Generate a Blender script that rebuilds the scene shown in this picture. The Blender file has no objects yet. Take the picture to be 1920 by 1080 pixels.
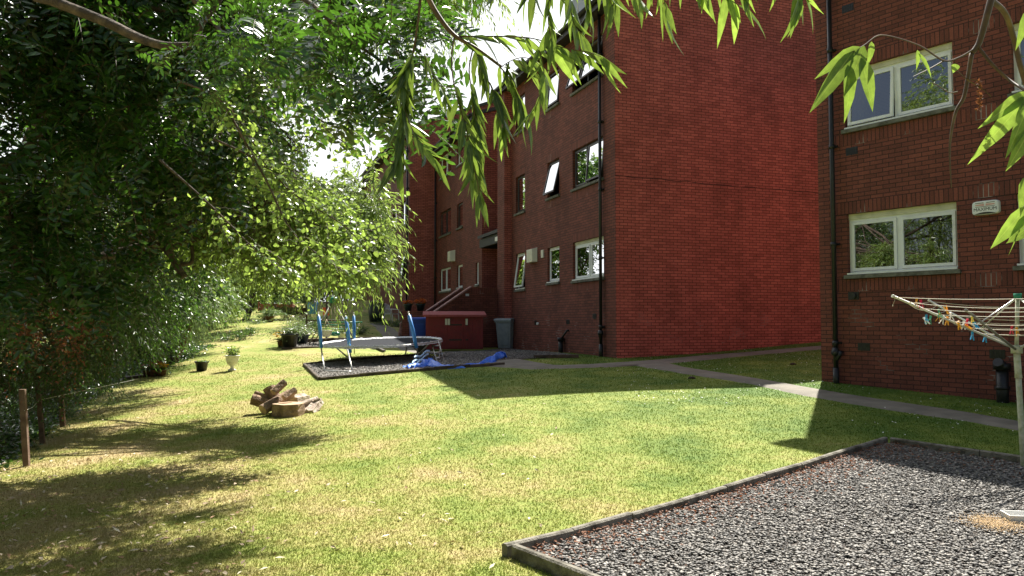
import bpy, math, random
import numpy as np
from mathutils import Vector, Matrix
R = math.radians
sc = bpy.context.scene
COL = sc.collection
random.seed(7)
rng = np.random.default_rng(7)

# ------------------------------------------------------------------ camera, sky, sun, exposure
CAM_Z = 1.55
PITCH = R(2.66)
FPX = 1440.0
cam_d = bpy.data.cameras.new('camera')
cam = bpy.data.objects.new('camera', cam_d)
COL.objects.link(cam)
cam.location = (0, 0, CAM_Z)
cam.rotation_euler = (R(90) + PITCH, 0, 0)
cam_d.sensor_width = 36
cam_d.lens = 27.0
cam_d.clip_end = 1500
cam_d.clip_start = 0.05
sc.camera = cam

SUN_AZ = math.atan2(0.405, 0.914)      # from +Y towards +X
SUN_EL = R(54.2)
world = bpy.data.worlds.new('World')
sc.world = world
world.use_nodes = True
wt = world.node_tree
wt.nodes.clear()
wo = wt.nodes.new('ShaderNodeOutputWorld')
bg = wt.nodes.new('ShaderNodeBackground')
sky = wt.nodes.new('ShaderNodeTexSky')
sky.sky_type = 'NISHITA'
sky.sun_disc = False
sky.sun_elevation = SUN_EL
sky.sun_rotation = SUN_AZ
sky.air_density = 1.0
sky.dust_density = 3.0
# thin bright cloud over the blue
tc = wt.nodes.new('ShaderNodeTexCoord')
cn = wt.nodes.new('ShaderNodeTexNoise'); cn.inputs['Scale'].default_value = 2.2; cn.inputs['Detail'].default_value = 6
cr = wt.nodes.new('ShaderNodeMapRange'); cr.inputs[1].default_value = 0.36; cr.inputs[2].default_value = 0.6; cr.inputs[3].default_value = 0.0; cr.inputs[4].default_value = .08
mx = wt.nodes.new('ShaderNodeMix'); mx.data_type = 'RGBA'
mx.inputs[7].default_value = (15.0, 15.3, 15.8, 1)
wt.links.new(tc.outputs['Generated'], cn.inputs['Vector'])
wt.links.new(cn.outputs['Fac'], cr.inputs[0])
spw = wt.nodes.new('ShaderNodeSeparateXYZ'); wt.links.new(tc.outputs['Generated'], spw.inputs[0])
cy = wt.nodes.new('ShaderNodeMapRange'); cy.inputs[1].default_value = -.1; cy.inputs[2].default_value = .5; cy.inputs[3].default_value = 0; cy.inputs[4].default_value = .95
wt.links.new(spw.outputs['Y'], cy.inputs[0])
cs = wt.nodes.new('ShaderNodeMath'); cs.operation = 'ADD'; cs.use_clamp = True; wt.links.new(cr.outputs[0], cs.inputs[0]); wt.links.new(cy.outputs[0], cs.inputs[1])
wt.links.new(cs.outputs[0], mx.inputs[0])
wt.links.new(sky.outputs[0], mx.inputs[6])
wt.links.new(mx.outputs[2], bg.inputs[0])
bg.inputs[1].default_value = 0.036
wt.links.new(bg.outputs[0], wo.inputs[0])

sun_d = bpy.data.lights.new('sun', 'SUN')
sun = bpy.data.objects.new('sun', sun_d)
COL.objects.link(sun)
sun_d.energy = 5.0
sun_d.angle = R(0.55)
sun_d.color = (1.0, 0.95, 0.86)
sdir = Vector((math.sin(SUN_AZ) * math.cos(SUN_EL), math.cos(SUN_AZ) * math.cos(SUN_EL), math.sin(SUN_EL)))
sun.rotation_euler = sdir.to_track_quat('Z', 'Y').to_euler()
sun.location = sdir * 60

sc.view_settings.view_transform = 'Standard'
sc.view_settings.look = 'None'
sc.view_settings.exposure = 1.45
sc.view_settings.gamma = 1.0

# ------------------------------------------------------------------ measuring helpers (sight lines surveyed from the camera)
def ray(px, py):
    x = (px - 960) / FPX
    u = -(py - 540) / FPX
    return Vector((x, math.cos(PITCH) - math.sin(PITCH) * u, math.sin(PITCH) + math.cos(PITCH) * u))
def W(px, py, d):
    r = ray(px, py)
    return Vector((0, 0, CAM_Z)) + r * (d / r.y)

# terrain: smooth surface through surveyed points
CP = []
for px, py, d in [(200, 1080, 4.7), (960, 1080, 4.75), (1900, 1080, 4.85), (950, 1040, 5.2), (0, 890, 8.3), (45, 870, 9.0),
                  (78, 830, 10.3), (240, 712, 18.0), (435, 697, 19), (400, 650, 24), (540, 780, 11.7), (598, 712, 16.6),
                  (568, 685, 19.3), (945, 683, 17.9), (780, 668, 20.5), (1155, 672, 19.4), (1538, 715, 14.3), (1690, 732, 13.1),
                  (1912, 757, 11.65), (1530, 640, 21.6), (1350, 660, 20.4), (1660, 828, 8.9), (950, 653, 27.2), (797, 655, 26.2),
                  (737, 606, 38), (700, 640, 26.5), (720, 612, 34), (560, 606, 31), (600, 646, 24.5), (530, 652, 23.5), (500, 575, 44),
                  (440, 578, 46), (440, 640, 25), (380, 628, 29), (430, 603, 34), (1200, 760, 11.5), (900, 760, 12.2)]:
    CP.append(tuple(W(px, py, d)))
CP += [(-12, 12, -.6), (-16, 25, .2), (-18, 42, 1.6), (-10, 6, -.5), (-8, -4, -.2), (8, -6, .05), (0, -12, 0), (6, 2, .05), (20, 10, .5), (20, 35, 1.9),
       (0, 60, 3.2), (-30, 60, 2.6), (30, 60, 3), (-40, 0, -.8), (40, 0, .4), (0, -40, 0), (-50, -40, -.5), (50, -40, 0), (0, 110, 4), (90, 90, 3.5), (-90, 90, 3), (-5, 46, 2.9), (2.5, 30, .95)]
CP = np.array(CP, float)
_c = 2.0
def _phi(r2): return np.sqrt(r2 + _c * _c)
_n = len(CP)
_A = _phi(((CP[:, None, :2] - CP[None, :, :2]) ** 2).sum(-1)) - 0.35 * np.eye(_n)
_M = np.block([[_A, np.ones((_n, 1))], [np.ones((1, _n)), np.zeros((1, 1))]])
_w = np.linalg.solve(_M, np.append(CP[:, 2], 0))
def gz(x, y):
    x = np.asarray(x, float); y = np.asarray(y, float)
    sh = x.shape
    P = np.stack([x.ravel(), y.ravel()], 1)
    out = np.empty(len(P))
    for i in range(0, len(P), 20000):
        q = P[i:i + 20000]
        out[i:i + 20000] = _phi(((q[:, None, :] - CP[None, :, :2]) ** 2).sum(-1)) @ _w[:-1] + _w[-1]
    return out.reshape(sh)
def gz1(x, y): return float(gz(np.array([x]), np.array([y]))[0])
def G(px, py, dmin=2.0, dmax=70):
    r = ray(px, py)
    ds = np.linspace(dmin, dmax, 1200)
    k = ds / r.y
    h = CAM_Z + r.z * k - gz(r.x * k, r.y * k)
    i = np.argmax(h < 0)
    if h[i] >= 0: i = len(ds) - 1
    a, b = ds[max(i - 1, 0)], ds[i]
    for _ in range(12):
        m = (a + b) / 2; kk = m / r.y
        if CAM_Z + r.z * kk - gz1(r.x * kk, m) < 0: b = m
        else: a = m
    kk = a / r.y
    return Vector((r.x * kk, a, gz1(r.x * kk, a)))

# ------------------------------------------------------------------ object helpers
def tag(o, label=None, cat=None, group=None, kind=None):
    if label: o['label'] = label
    if cat: o['category'] = cat
    if group: o['group'] = group
    if kind: o['kind'] = kind
    return o
def thing(name, loc, label, cat, group=None):
    o = bpy.data.objects.new(name, None); COL.objects.link(o)
    o.location = loc; o.empty_display_size = .2
    ORG[o.name] = Vector(loc)
    return tag(o, label, cat, group)
ORG = {}
class MB:
    def __init__(s): s.v = []; s.f = []; s.uv = []; s.mi = []; s.sm = []
    def face(s, pts, uv=None, m=0, smooth=False):
        i = len(s.v); s.v += [tuple(p) for p in pts]
        s.f.append(list(range(i, i + len(pts)))); s.uv.append(uv or [(0, 0)] * len(pts)); s.mi.append(m); s.sm.append(smooth)
    def para(s, o, a, b, c, m=0, uvs=True):
        o, a, b, c = Vector(o), Vector(a), Vector(b), Vector(c)
        if a.cross(b).dot(c) < 0: a, b = b, a
        la, lb, lc = a.length, b.length, c.length
        for q, w, l1, l2 in (([o, o + b, o + a + b, o + a], 0, lb, la), ([o + c, o + c + a, o + c + a + b, o + c + b], 0, la, lb),
                          ([o, o + a, o + a + c, o + c], 0, la, lc), ([o + b, o + b + c, o + a + b + c, o + a + b], 0, lc, la),
                          ([o, o + c, o + b + c, o + b], 0, lc, lb), ([o + a, o + a + b, o + a + b + c, o + a + c], 0, lb, lc)):
            s.face(q, [(0, 0), (l1, 0), (l1, l2), (0, l2)], m)
    def box(s, c, size, rot=0.0, m=0):      # centred box, turned about z
        x, y, z = size; cr_, sr_ = math.cos(rot), math.sin(rot)
        a = Vector((cr_, sr_, 0)) * x; b = Vector((-sr_, cr_, 0)) * y; cc = Vector((0, 0, z))
        s.para(Vector(c) - a / 2 - b / 2 - cc / 2, a, b, cc, m)
    def tube(s, pts, r, n=8, m=0, cap=True):
        pts = [Vector(p) for p in pts]
        if not isinstance(r, (list, tuple)): r = [r] * len(pts)
        t = (pts[1] - pts[0]).normalized()
        up = Vector((0, 0, 1)) if abs(t.z) < .9 else Vector((1, 0, 0))
        x = t.cross(up).normalized()
        i0 = len(s.v); d = 0
        for i, p in enumerate(pts):
            if i == 0: tt = t
            elif i == len(pts) - 1: tt = (pts[i] - pts[i - 1]).normalized()
            else: tt = ((pts[i + 1] - p).normalized() + (p - pts[i - 1]).normalized()).normalized()
            x = (x - tt * x.dot(tt)).normalized(); y = tt.cross(x)
            for k in range(n):
                a = 2 * math.pi * k / n
                s.v.append(tuple(p + (x * math.cos(a) + y * math.sin(a)) * r[i]))
        for i in range(len(pts) - 1):
            for k in range(n):
                a = i0 + i * n + k; b = i0 + i * n + (k + 1) % n
                s.f.append([a, b, b + n, a + n]); s.uv.append([(k / n, i), ((k + 1) / n, i), ((k + 1) / n, i + 1), (k / n, i + 1)]); s.mi.append(m); s.sm.append(True)
        if cap:
            for base, rev in ((i0, True), (i0 + (len(pts) - 1) * n, False)):
                q = list(range(base, base + n))
                if rev: q.reverse()
                s.f.append(q); s.uv.append([(0, 0)] * n); s.mi.append(m); s.sm.append(False)
    def lathe(s, prof, c, n=20, m=0, smooth=True, sx=1, sy=1):   # prof: list of (r, z)
        c = Vector(c); i0 = len(s.v)
        for r, z in prof:
            for k in range(n):
                a = 2 * math.pi * k / n
                s.v.append((c.x + r * sx * math.cos(a), c.y + r * sy * math.sin(a), c.z + z))
        for i in range(len(prof) - 1):
            for k in range(n):
                a = i0 + i * n + k; b = i0 + i * n + (k + 1) % n
                s.f.append([a, b, b + n, a + n]); s.uv.append([(0, 0)] * 4); s.mi.append(m); s.sm.append(smooth)
        for base, rev in ((i0, True), (i0 + (len(prof) - 1) * n, False)):
            q = list(range(base, base + n))
            if rev: q.reverse()
            s.f.append(q); s.uv.append([(0, 0)] * n); s.mi.append(m); s.sm.append(False)
    def build(s, name, mats, parent=None, org=None, bevel=0, doubles=False):
        if not isinstance(mats, (list, tuple)): mats = [mats]
        if parent is not None: O = ORG[parent.name]
        else: O = Vector(org or (0, 0, 0))
        me = bpy.data.meshes.new(name)
        me.from_pydata([(v[0] - O.x, v[1] - O.y, v[2] - O.z) for v in s.v], [], s.f)
        for mt in mats: me.materials.append(mt)
        me.polygons.foreach_set('material_index', s.mi)
        me.polygons.foreach_set('use_smooth', s.sm)
        ul = me.uv_layers.new(name='UVMap')
        ul.data.foreach_set('uv', [c for fc in s.uv for q in fc for c in q])
        me.update()
        o = bpy.data.objects.new(name, me); COL.objects.link(o)
        if parent is not None:
            o.parent = parent
        else: o.location = O
        ORG[o.name] = O
        if bevel:
            b = o.modifiers.new('bevel', 'BEVEL'); b.width = bevel; b.segments = 2; b.limit_method = 'ANGLE'
            wd = o.modifiers.new('weld', 'WELD'); wd.merge_threshold = 0.0005
            o.modifiers.move(1, 0)
        return o

# ------------------------------------------------------------------ materials
def mat(name, col=(.5, .5, .5), rough=.6, metal=0, spec=.5, noise=None, bump=None, coord='Object'):
    m = bpy.data.materials.new(name); m.use_nodes = True
    nt = m.node_tree; b = nt.nodes['Principled BSDF']
    b.inputs['Base Color'].default_value = (*col, 1); b.inputs['Roughness'].default_value = rough
    b.inputs['Metallic'].default_value = metal; b.inputs['Specular IOR Level'].default_value = spec
    t = nt.nodes.new('ShaderNodeTexCoord')
    if noise:                                # (scale, second colour, lo, hi)
        n = nt.nodes.new('ShaderNodeTexNoise'); n.inputs['Scale'].default_value = noise[0]; n.inputs['Detail'].default_value = 6
        r_ = nt.nodes.new('ShaderNodeMapRange'); r_.inputs[1].default_value = noise[2]; r_.inputs[2].default_value = noise[3]
        x = nt.nodes.new('ShaderNodeMix'); x.data_type = 'RGBA'
        x.inputs[6].default_value = (*col, 1); x.inputs[7].default_value = (*noise[1], 1)
        nt.links.new(t.outputs[coord], n.inputs['Vector']); nt.links.new(n.outputs['Fac'], r_.inputs[0])
        nt.links.new(r_.outputs[0], x.inputs[0]); nt.links.new(x.outputs[2], b.inputs['Base Color'])
    if bump:                                 # (scale, strength, distance)
        n2 = nt.nodes.new('ShaderNodeTexNoise'); n2.inputs['Scale'].default_value = bump[0]; n2.inputs['Detail'].default_value = 8
        bp = nt.nodes.new('ShaderNodeBump'); bp.inputs['Strength'].default_value = bump[1]; bp.inputs['Distance'].default_value = bump[2]
        nt.links.new(t.outputs[coord], n2.inputs['Vector']); nt.links.new(n2.outputs['Fac'], bp.inputs['Height'])
        nt.links.new(bp.outputs[0], b.inputs['Normal'])
    return m

def brick_mat(name, c1, c2, mortar, soldier=False, stain=.5):
    m = bpy.data.materials.new(name); m.use_nodes = True
    nt = m.node_tree; L = nt.links; b = nt.nodes['Principled BSDF']
    uv = nt.nodes.new('ShaderNodeUVMap')
    wob = nt.nodes.new('ShaderNodeTexNoise'); wob.inputs['Scale'].default_value = 3; wob.inputs['Detail'].default_value = 3
    L.new(uv.outputs[0], wob.inputs['Vector'])
    sub = nt.nodes.new('ShaderNodeVectorMath'); sub.operation = 'SUBTRACT'; sub.inputs[1].default_value = (.5, .5, .5)
    L.new(wob.outputs['Color'], sub.inputs[0])
    scl = nt.nodes.new('ShaderNodeVectorMath'); scl.operation = 'SCALE'; scl.inputs['Scale'].default_value = .008
    L.new(sub.outputs[0], scl.inputs[0])
    add = nt.nodes.new('ShaderNodeVectorMath'); add.operation = 'ADD'
    L.new(uv.outputs[0], add.inputs[0]); L.new(scl.outputs[0], add.inputs[1])
    br = nt.nodes.new('ShaderNodeTexBrick')
    br.inputs['Scale'].default_value = 1
    if soldier:
        br.inputs['Brick Width'].default_value = .075; br.inputs['Row Height'].default_value = .225; br.offset = 0
    else:
        br.inputs['Brick Width'].default_value = .225; br.inputs['Row Height'].default_value = .075
    br.inputs['Mortar Size'].default_value = .007; br.inputs['Mortar Smooth'].default_value = .15; br.inputs['Bias'].default_value = 0
    br.inputs['Color1'].default_value = (*c1, 1); br.inputs['Color2'].default_value = (*c2, 1); br.inputs['Mortar'].default_value = (*mortar, 1)
    L.new(add.outputs[0], br.inputs['Vector'])
    n = nt.nodes.new('ShaderNodeTexNoise'); n.inputs['Scale'].default_value = .7; n.inputs['Detail'].default_value = 7; n.inputs['Roughness'].default_value = .65
    L.new(uv.outputs[0], n.inputs['Vector'])
    mr = nt.nodes.new('ShaderNodeMapRange'); mr.inputs[1].default_value = .3; mr.inputs[2].default_value = .7; mr.inputs[3].default_value = .72; mr.inputs[4].default_value = 1.12
    L.new(n.outputs['Fac'], mr.inputs[0])
    mu = nt.nodes.new('ShaderNodeMix'); mu.data_type = 'RGBA'; mu.blend_type = 'MULTIPLY'; mu.inputs[0].default_value = 1
    L.new(br.outputs['Color'], mu.inputs[6]); L.new(mr.outputs[0], mu.inputs[7])
    # speckle grain
    g = nt.nodes.new('ShaderNodeTexNoise'); g.inputs['Scale'].default_value = 45; g.inputs['Detail'].default_value = 4
    L.new(uv.outputs[0], g.inputs['Vector'])
    gr = nt.nodes.new('ShaderNodeMapRange'); gr.inputs[1].default_value = .3; gr.inputs[2].default_value = .7; gr.inputs[3].default_value = .8; gr.inputs[4].default_value = 1.2
    L.new(g.outputs['Fac'], gr.inputs[0])
    m2 = nt.nodes.new('ShaderNodeMix'); m2.data_type = 'RGBA'; m2.blend_type = 'MULTIPLY'; m2.inputs[0].default_value = 1
    L.new(mu.outputs[2], m2.inputs[6]); L.new(gr.outputs[0], m2.inputs[7])
    # white efflorescence, scattered along joints low on the wall
    e = nt.nodes.new('ShaderNodeTexNoise'); e.inputs['Scale'].default_value = 1.9; e.inputs['Detail'].default_value = 5; e.inputs['Distortion'].default_value = .6
    L.new(uv.outputs[0], e.inputs['Vector'])
    er = nt.nodes.new('ShaderNodeMapRange'); er.inputs[1].default_value = .60; er.inputs[2].default_value = .68; er.inputs[4].default_value = stain
    L.new(e.outputs['Fac'], er.inputs[0])
    sp = nt.nodes.new('ShaderNodeSeparateXYZ'); L.new(uv.outputs[0], sp.inputs[0])
    hr = nt.nodes.new('ShaderNodeMapRange'); hr.inputs[1].default_value = 2.2; hr.inputs[2].default_value = 1.3
    L.new(sp.outputs['Y'], hr.inputs[0])
    k1 = nt.nodes.new('ShaderNodeMath'); k1.operation = 'MULTIPLY'; L.new(er.outputs[0], k1.inputs[0]); L.new(hr.outputs[0], k1.inputs[1])
    k2 = nt.nodes.new('ShaderNodeMath'); k2.operation = 'MULTIPLY'; L.new(k1.outputs[0], k2.inputs[0]); L.new(br.outputs['Fac'], k2.inputs[1])
    m3 = nt.nodes.new('ShaderNodeMix'); m3.data_type = 'RGBA'; m3.inputs[7].default_value = (.5, .45, .42, 1)
    L.new(k2.outputs[0], m3.inputs[0]); L.new(m2.outputs[2], m3.inputs[6])
    # soot/damp patches with a shape of their own
    dn = nt.nodes.new('ShaderNodeTexNoise'); dn.inputs['Scale'].default_value = .33; dn.inputs['Detail'].default_value = 4; dn.inputs['Distortion'].default_value = 1.2
    L.new(uv.outputs[0], dn.inputs['Vector'])
    dr = nt.nodes.new('ShaderNodeMapRange'); dr.inputs[1].default_value = .52; dr.inputs[2].default_value = .72; dr.inputs[3].default_value = 0; dr.inputs[4].default_value = .2
    L.new(dn.outputs['Fac'], dr.inputs[0])
    m4 = nt.nodes.new('ShaderNodeMix'); m4.data_type = 'RGBA'; m4.inputs[7].default_value = (.09, .04, .03, 1)
    L.new(dr.outputs[0], m4.inputs[0]); L.new(m3.outputs[2], m4.inputs[6])
    mp = nt.nodes.new('ShaderNodeMapping'); mp.inputs['Scale'].default_value = (2.2, .16, 1); L.new(uv.outputs[0], mp.inputs[0])
    st_ = nt.nodes.new('ShaderNodeTexNoise'); st_.inputs['Scale'].default_value = 1; st_.inputs['Detail'].default_value = 5; L.new(mp.outputs[0], st_.inputs['Vector'])
    sr = nt.nodes.new('ShaderNodeMapRange'); sr.inputs[1].default_value = .35; sr.inputs[2].default_value = .68; sr.inputs[3].default_value = 1.07; sr.inputs[4].default_value = .88
    L.new(st_.outputs['Fac'], sr.inputs[0])
    m5 = nt.nodes.new('ShaderNodeMix'); m5.data_type = 'RGBA'; m5.blend_type = 'MULTIPLY'; m5.inputs[0].default_value = 1
    L.new(m4.outputs[2], m5.inputs[6]); L.new(sr.outputs[0], m5.inputs[7]); L.new(m5.outputs[2], b.inputs['Base Color'])
    b.inputs['Roughness'].default_value = .82; b.inputs['Specular IOR Level'].default_value = .3
    inv = nt.nodes.new('ShaderNodeMath'); inv.operation = 'SUBTRACT'; inv.inputs[0].default_value = 1; L.new(br.outputs['Fac'], inv.inputs[1])
    ga = nt.nodes.new('ShaderNodeMath'); ga.operation = 'MULTIPLY_ADD'; ga.inputs[1].default_value = .25; L.new(g.outputs['Fac'], ga.inputs[0]); L.new(inv.outputs[0], ga.inputs[2])
    bp = nt.nodes.new('ShaderNodeBump'); bp.inputs['Strength'].default_value = .7; bp.inputs['Distance'].default_value = .006
    L.new(ga.outputs[0], bp.inputs['Height']); L.new(bp.outputs[0], b.inputs['Normal'])
    return m

M = {}
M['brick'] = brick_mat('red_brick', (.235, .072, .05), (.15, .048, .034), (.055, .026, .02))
M['brick_lit'] = brick_mat('lit_red_brick', (.50, .15, .115), (.35, .098, .076), (.07, .027, .022), stain=.35)  # same brick, paler: light off the lawn painted into camera-facing faces
M['soldier'] = brick_mat('soldier_brick', (.235, .072, .05), (.15, .048, .034), (.055, .026, .02), soldier=True)
M['upvc'] = mat('white_frame', (.78, .8, .81), .3, noise=(6, (.7, .71, .7), .45, .75))
M['cream'] = mat('cream_weathered_board', (.62, .6, .45), .6, noise=(5, (.45, .44, .32), .4, .7))
M['darkframe'] = mat('dark_brown_frame', (.03, .022, .018), .45)
M['sill'] = mat('stone_sill', (.16, .16, .13), .85, noise=(9, (.06, .06, .045), .4, .7), bump=(40, .4, .01))
M['black'] = mat('black_cast_iron', (.012, .012, .013), .45, noise=(20, (.03, .03, .03), .5, .8))
M['blackplastic'] = mat('black_plastic', (.015, .016, .018), .4)
M['rooftile'] = mat('dark_roof_tile', (.05, .045, .043), .8, bump=(12, .6, .02))
M['fascia'] = mat('black_fascia', (.02, .018, .018), .6)
M['grey'] = mat('grey_bin_plastic', (.33, .37, .38), .45, noise=(8, (.26, .3, .31), .4, .7))
M['bluebin'] = mat('blue_bin_plastic', (.015, .07, .42), .4, noise=(8, (.02, .09, .5), .4, .7))
M['bluefoam'] = mat('blue_foam_sleeve', (.05, .24, .62), .5, noise=(14, (.1, .34, .7), .45, .7))
M['bluepvc'] = mat('blue_vinyl', (.015, .13, .72), .3, noise=(7, (.04, .22, .85), .4, .7), bump=(14, .5, .04))
M['paleblue'] = mat('pale_blue_underside', (.35, .55, .78), .4, bump=(16, .5, .03))
M['steel'] = mat('galvanised_steel', (.5, .5, .48), .35, metal=.8, noise=(12, (.3, .28, .25), .5, .75))
M['mat'] = mat('black_mesh_mat', (.035, .037, .042), .95, spec=.05, bump=(60, .3, .01))
M['edge'] = mat('frayed_white_edge', (.75, .76, .78), .6, noise=(30, (.35, .36, .38), .5, .65))
M['shed'] = mat('red_painted_boards', (.20, .012, .014), .6, noise=(7, (.14, .012, .012), .4, .75), bump=(30, .25, .01))
M['shedroof'] = mat('red_felt_roof', (.34, .07, .075), .8, noise=(9, (.24, .05, .05), .4, .7))
M['hinge'] = mat('rusty_iron', (.04, .02, .015), .7)
M['metal'] = mat('bright_hasp', (.5, .48, .42), .4, metal=.4)
M['conc'] = mat('mossy_concrete', (.2, .185, .15), .9, noise=(9, (.07, .062, .045), .42, .62), bump=(60, .7, .015))
M['concdark'] = mat('dark_edging', (.1, .075, .055), .9, noise=(6, (.045, .035, .025), .42, .62), bump=(50, .6, .01))
M['coping'] = mat('pale_coping', (.4, .22, .2), .8, noise=(14, (.25, .13, .12), .4, .6))
M['paint'] = mat('white_paint', (.75, .75, .72), .5)
M['terracotta'] = mat('brown_pot', (.12, .055, .035), .7)
M['darkpot'] = mat('dark_teal_pot', (.012, .025, .03), .4)
M['whitepot'] = mat('white_urn', (.72, .7, .64), .6, noise=(20, (.5, .48, .42), .5, .7))
M['soil'] = mat('dark_soil', (.035, .022, .015), .95, bump=(40, .8, .02))
M['bark'] = mat('tree_bark', (.05, .036, .025), .9, noise=(12, (.12, .09, .065), .45, .65), bump=(30, .9, .02))
M['twig'] = mat('brown_twig', (.06, .034, .018), .6, noise=(20, (.15, .10, .05), .45, .7))
M['post'] = mat('weathered_post', (.12, .07, .045), .85, noise=(8, (.22, .15, .1), .4, .7), bump=(35, .7, .01))
M['logend'] = mat('cut_log_face', (.5, .36, .22), .85, noise=(10, (.3, .2, .12), .4, .65), bump=(25, .5, .01))
M['logbark'] = mat('log_bark', (.18, .115, .07), .9, noise=(9, (.32, .22, .14), .42, .65), bump=(22, 1, .03))
M['logpale'] = mat('bleached_log', (.5, .42, .34), .9, noise=(9, (.2, .14, .1), .45, .65), bump=(22, 1, .03))
M['pvc'] = mat('white_garden_plastic', (.8, .8, .78), .4)
M['cord'] = mat('washing_cord', (.75, .68, .5), .6)
M['alu'] = mat('weathered_aluminium', (.68, .67, .6), .5, metal=.25, noise=(15, (.5, .5, .4), .45, .7))
M['dulltube'] = mat('dull_grey_tube', (.22, .21, .18), .55, metal=.3)
M['lichen'] = mat('lichened_pole', (.33, .36, .22), .75, noise=(18, (.5, .5, .4), .4, .65), bump=(40, .4, .005))
M['ivory'] = mat('ivory_box', (.68, .66, .55), .45)
M['print_black'] = mat('black_print', (.02, .02, .02), .5)
M['print_pink'] = mat('faded_pink_print', (.65, .38, .33), .5)
M['chalk'] = mat('pale_grey_dish', (.55, .57, .6), .4)
M['green_plastic'] = mat('green_plastic', (.01, .2, .11), .35)
M['red_plastic'] = mat('red_plastic', (.5, .03, .02), .35)
M['toyblue'] = mat('bright_blue_plastic', (.02, .2, .6), .35)
M['rope'] = mat('pale_rope', (.55, .45, .3), .8)
M['curtain'] = mat('net_curtain', (.55, .56, .52), .9)
M['darkwood'] = mat('dark_stained_wood', (.045, .03, .022), .7)
M['door'] = mat('dark_door', (.02, .02, .02), .4)
M['sand'] = mat('spilt_birdseed', (.5, .33, .12), .9)
M['claret'] = mat('faded_pink_band', (.3, .1, .08), .8)
for nm, c in (('peg_green', (.01, .4, .2)), ('peg_orange', (.85, .38, .03)), ('peg_blue', (.01, .3, .6)), ('peg_white', (.8, .8, .8)), ('peg_red', (.7, .02, .08)), ('peg_yellow', (.8, .65, .08))):
    M[nm] = mat(nm, c, .35)

g = bpy.data.materials.new('window_glass'); g.use_nodes = True; nt = g.node_tree; nt.nodes.clear()
o_ = nt.nodes.new('ShaderNodeOutputMaterial'); tr = nt.nodes.new('ShaderNodeBsdfTransparent'); gl = nt.nodes.new('ShaderNodeBsdfGlossy')
tr.inputs[0].default_value = (.35, .4, .38, 1); gl.inputs['Roughness'].default_value = .01
nz = nt.nodes.new('ShaderNodeTexNoise'); nz.inputs['Scale'].default_value = 1.3; bp = nt.nodes.new('ShaderNodeBump'); bp.inputs['Strength'].default_value = .05; bp.inputs['Distance'].default_value = .01
tcg = nt.nodes.new('ShaderNodeTexCoord'); nt.links.new(tcg.outputs['Object'], nz.inputs['Vector'])
nt.links.new(nz.outputs['Fac'], bp.inputs['Height']); nt.links.new(bp.outputs[0], gl.inputs['Normal'])
fr = nt.nodes.new('ShaderNodeFresnel'); fr.inputs[0].default_value = 1.9
ms = nt.nodes.new('ShaderNodeMixShader')
ad = nt.nodes.new('ShaderNodeMath'); ad.operation = 'MULTIPLY_ADD'; ad.inputs[1].default_value = 1.2; ad.inputs[2].default_value = .2; ad.use_clamp = True
nt.links.new(fr.outputs[0], ad.inputs[0]); nt.links.new(ad.outputs[0], ms.inputs[0])
nt.links.new(tr.outputs[0], ms.inputs[1]); nt.links.new(gl.outputs[0], ms.inputs[2]); nt.links.new(ms.outputs[0], o_.inputs[0])
M['glass'] = g

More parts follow.
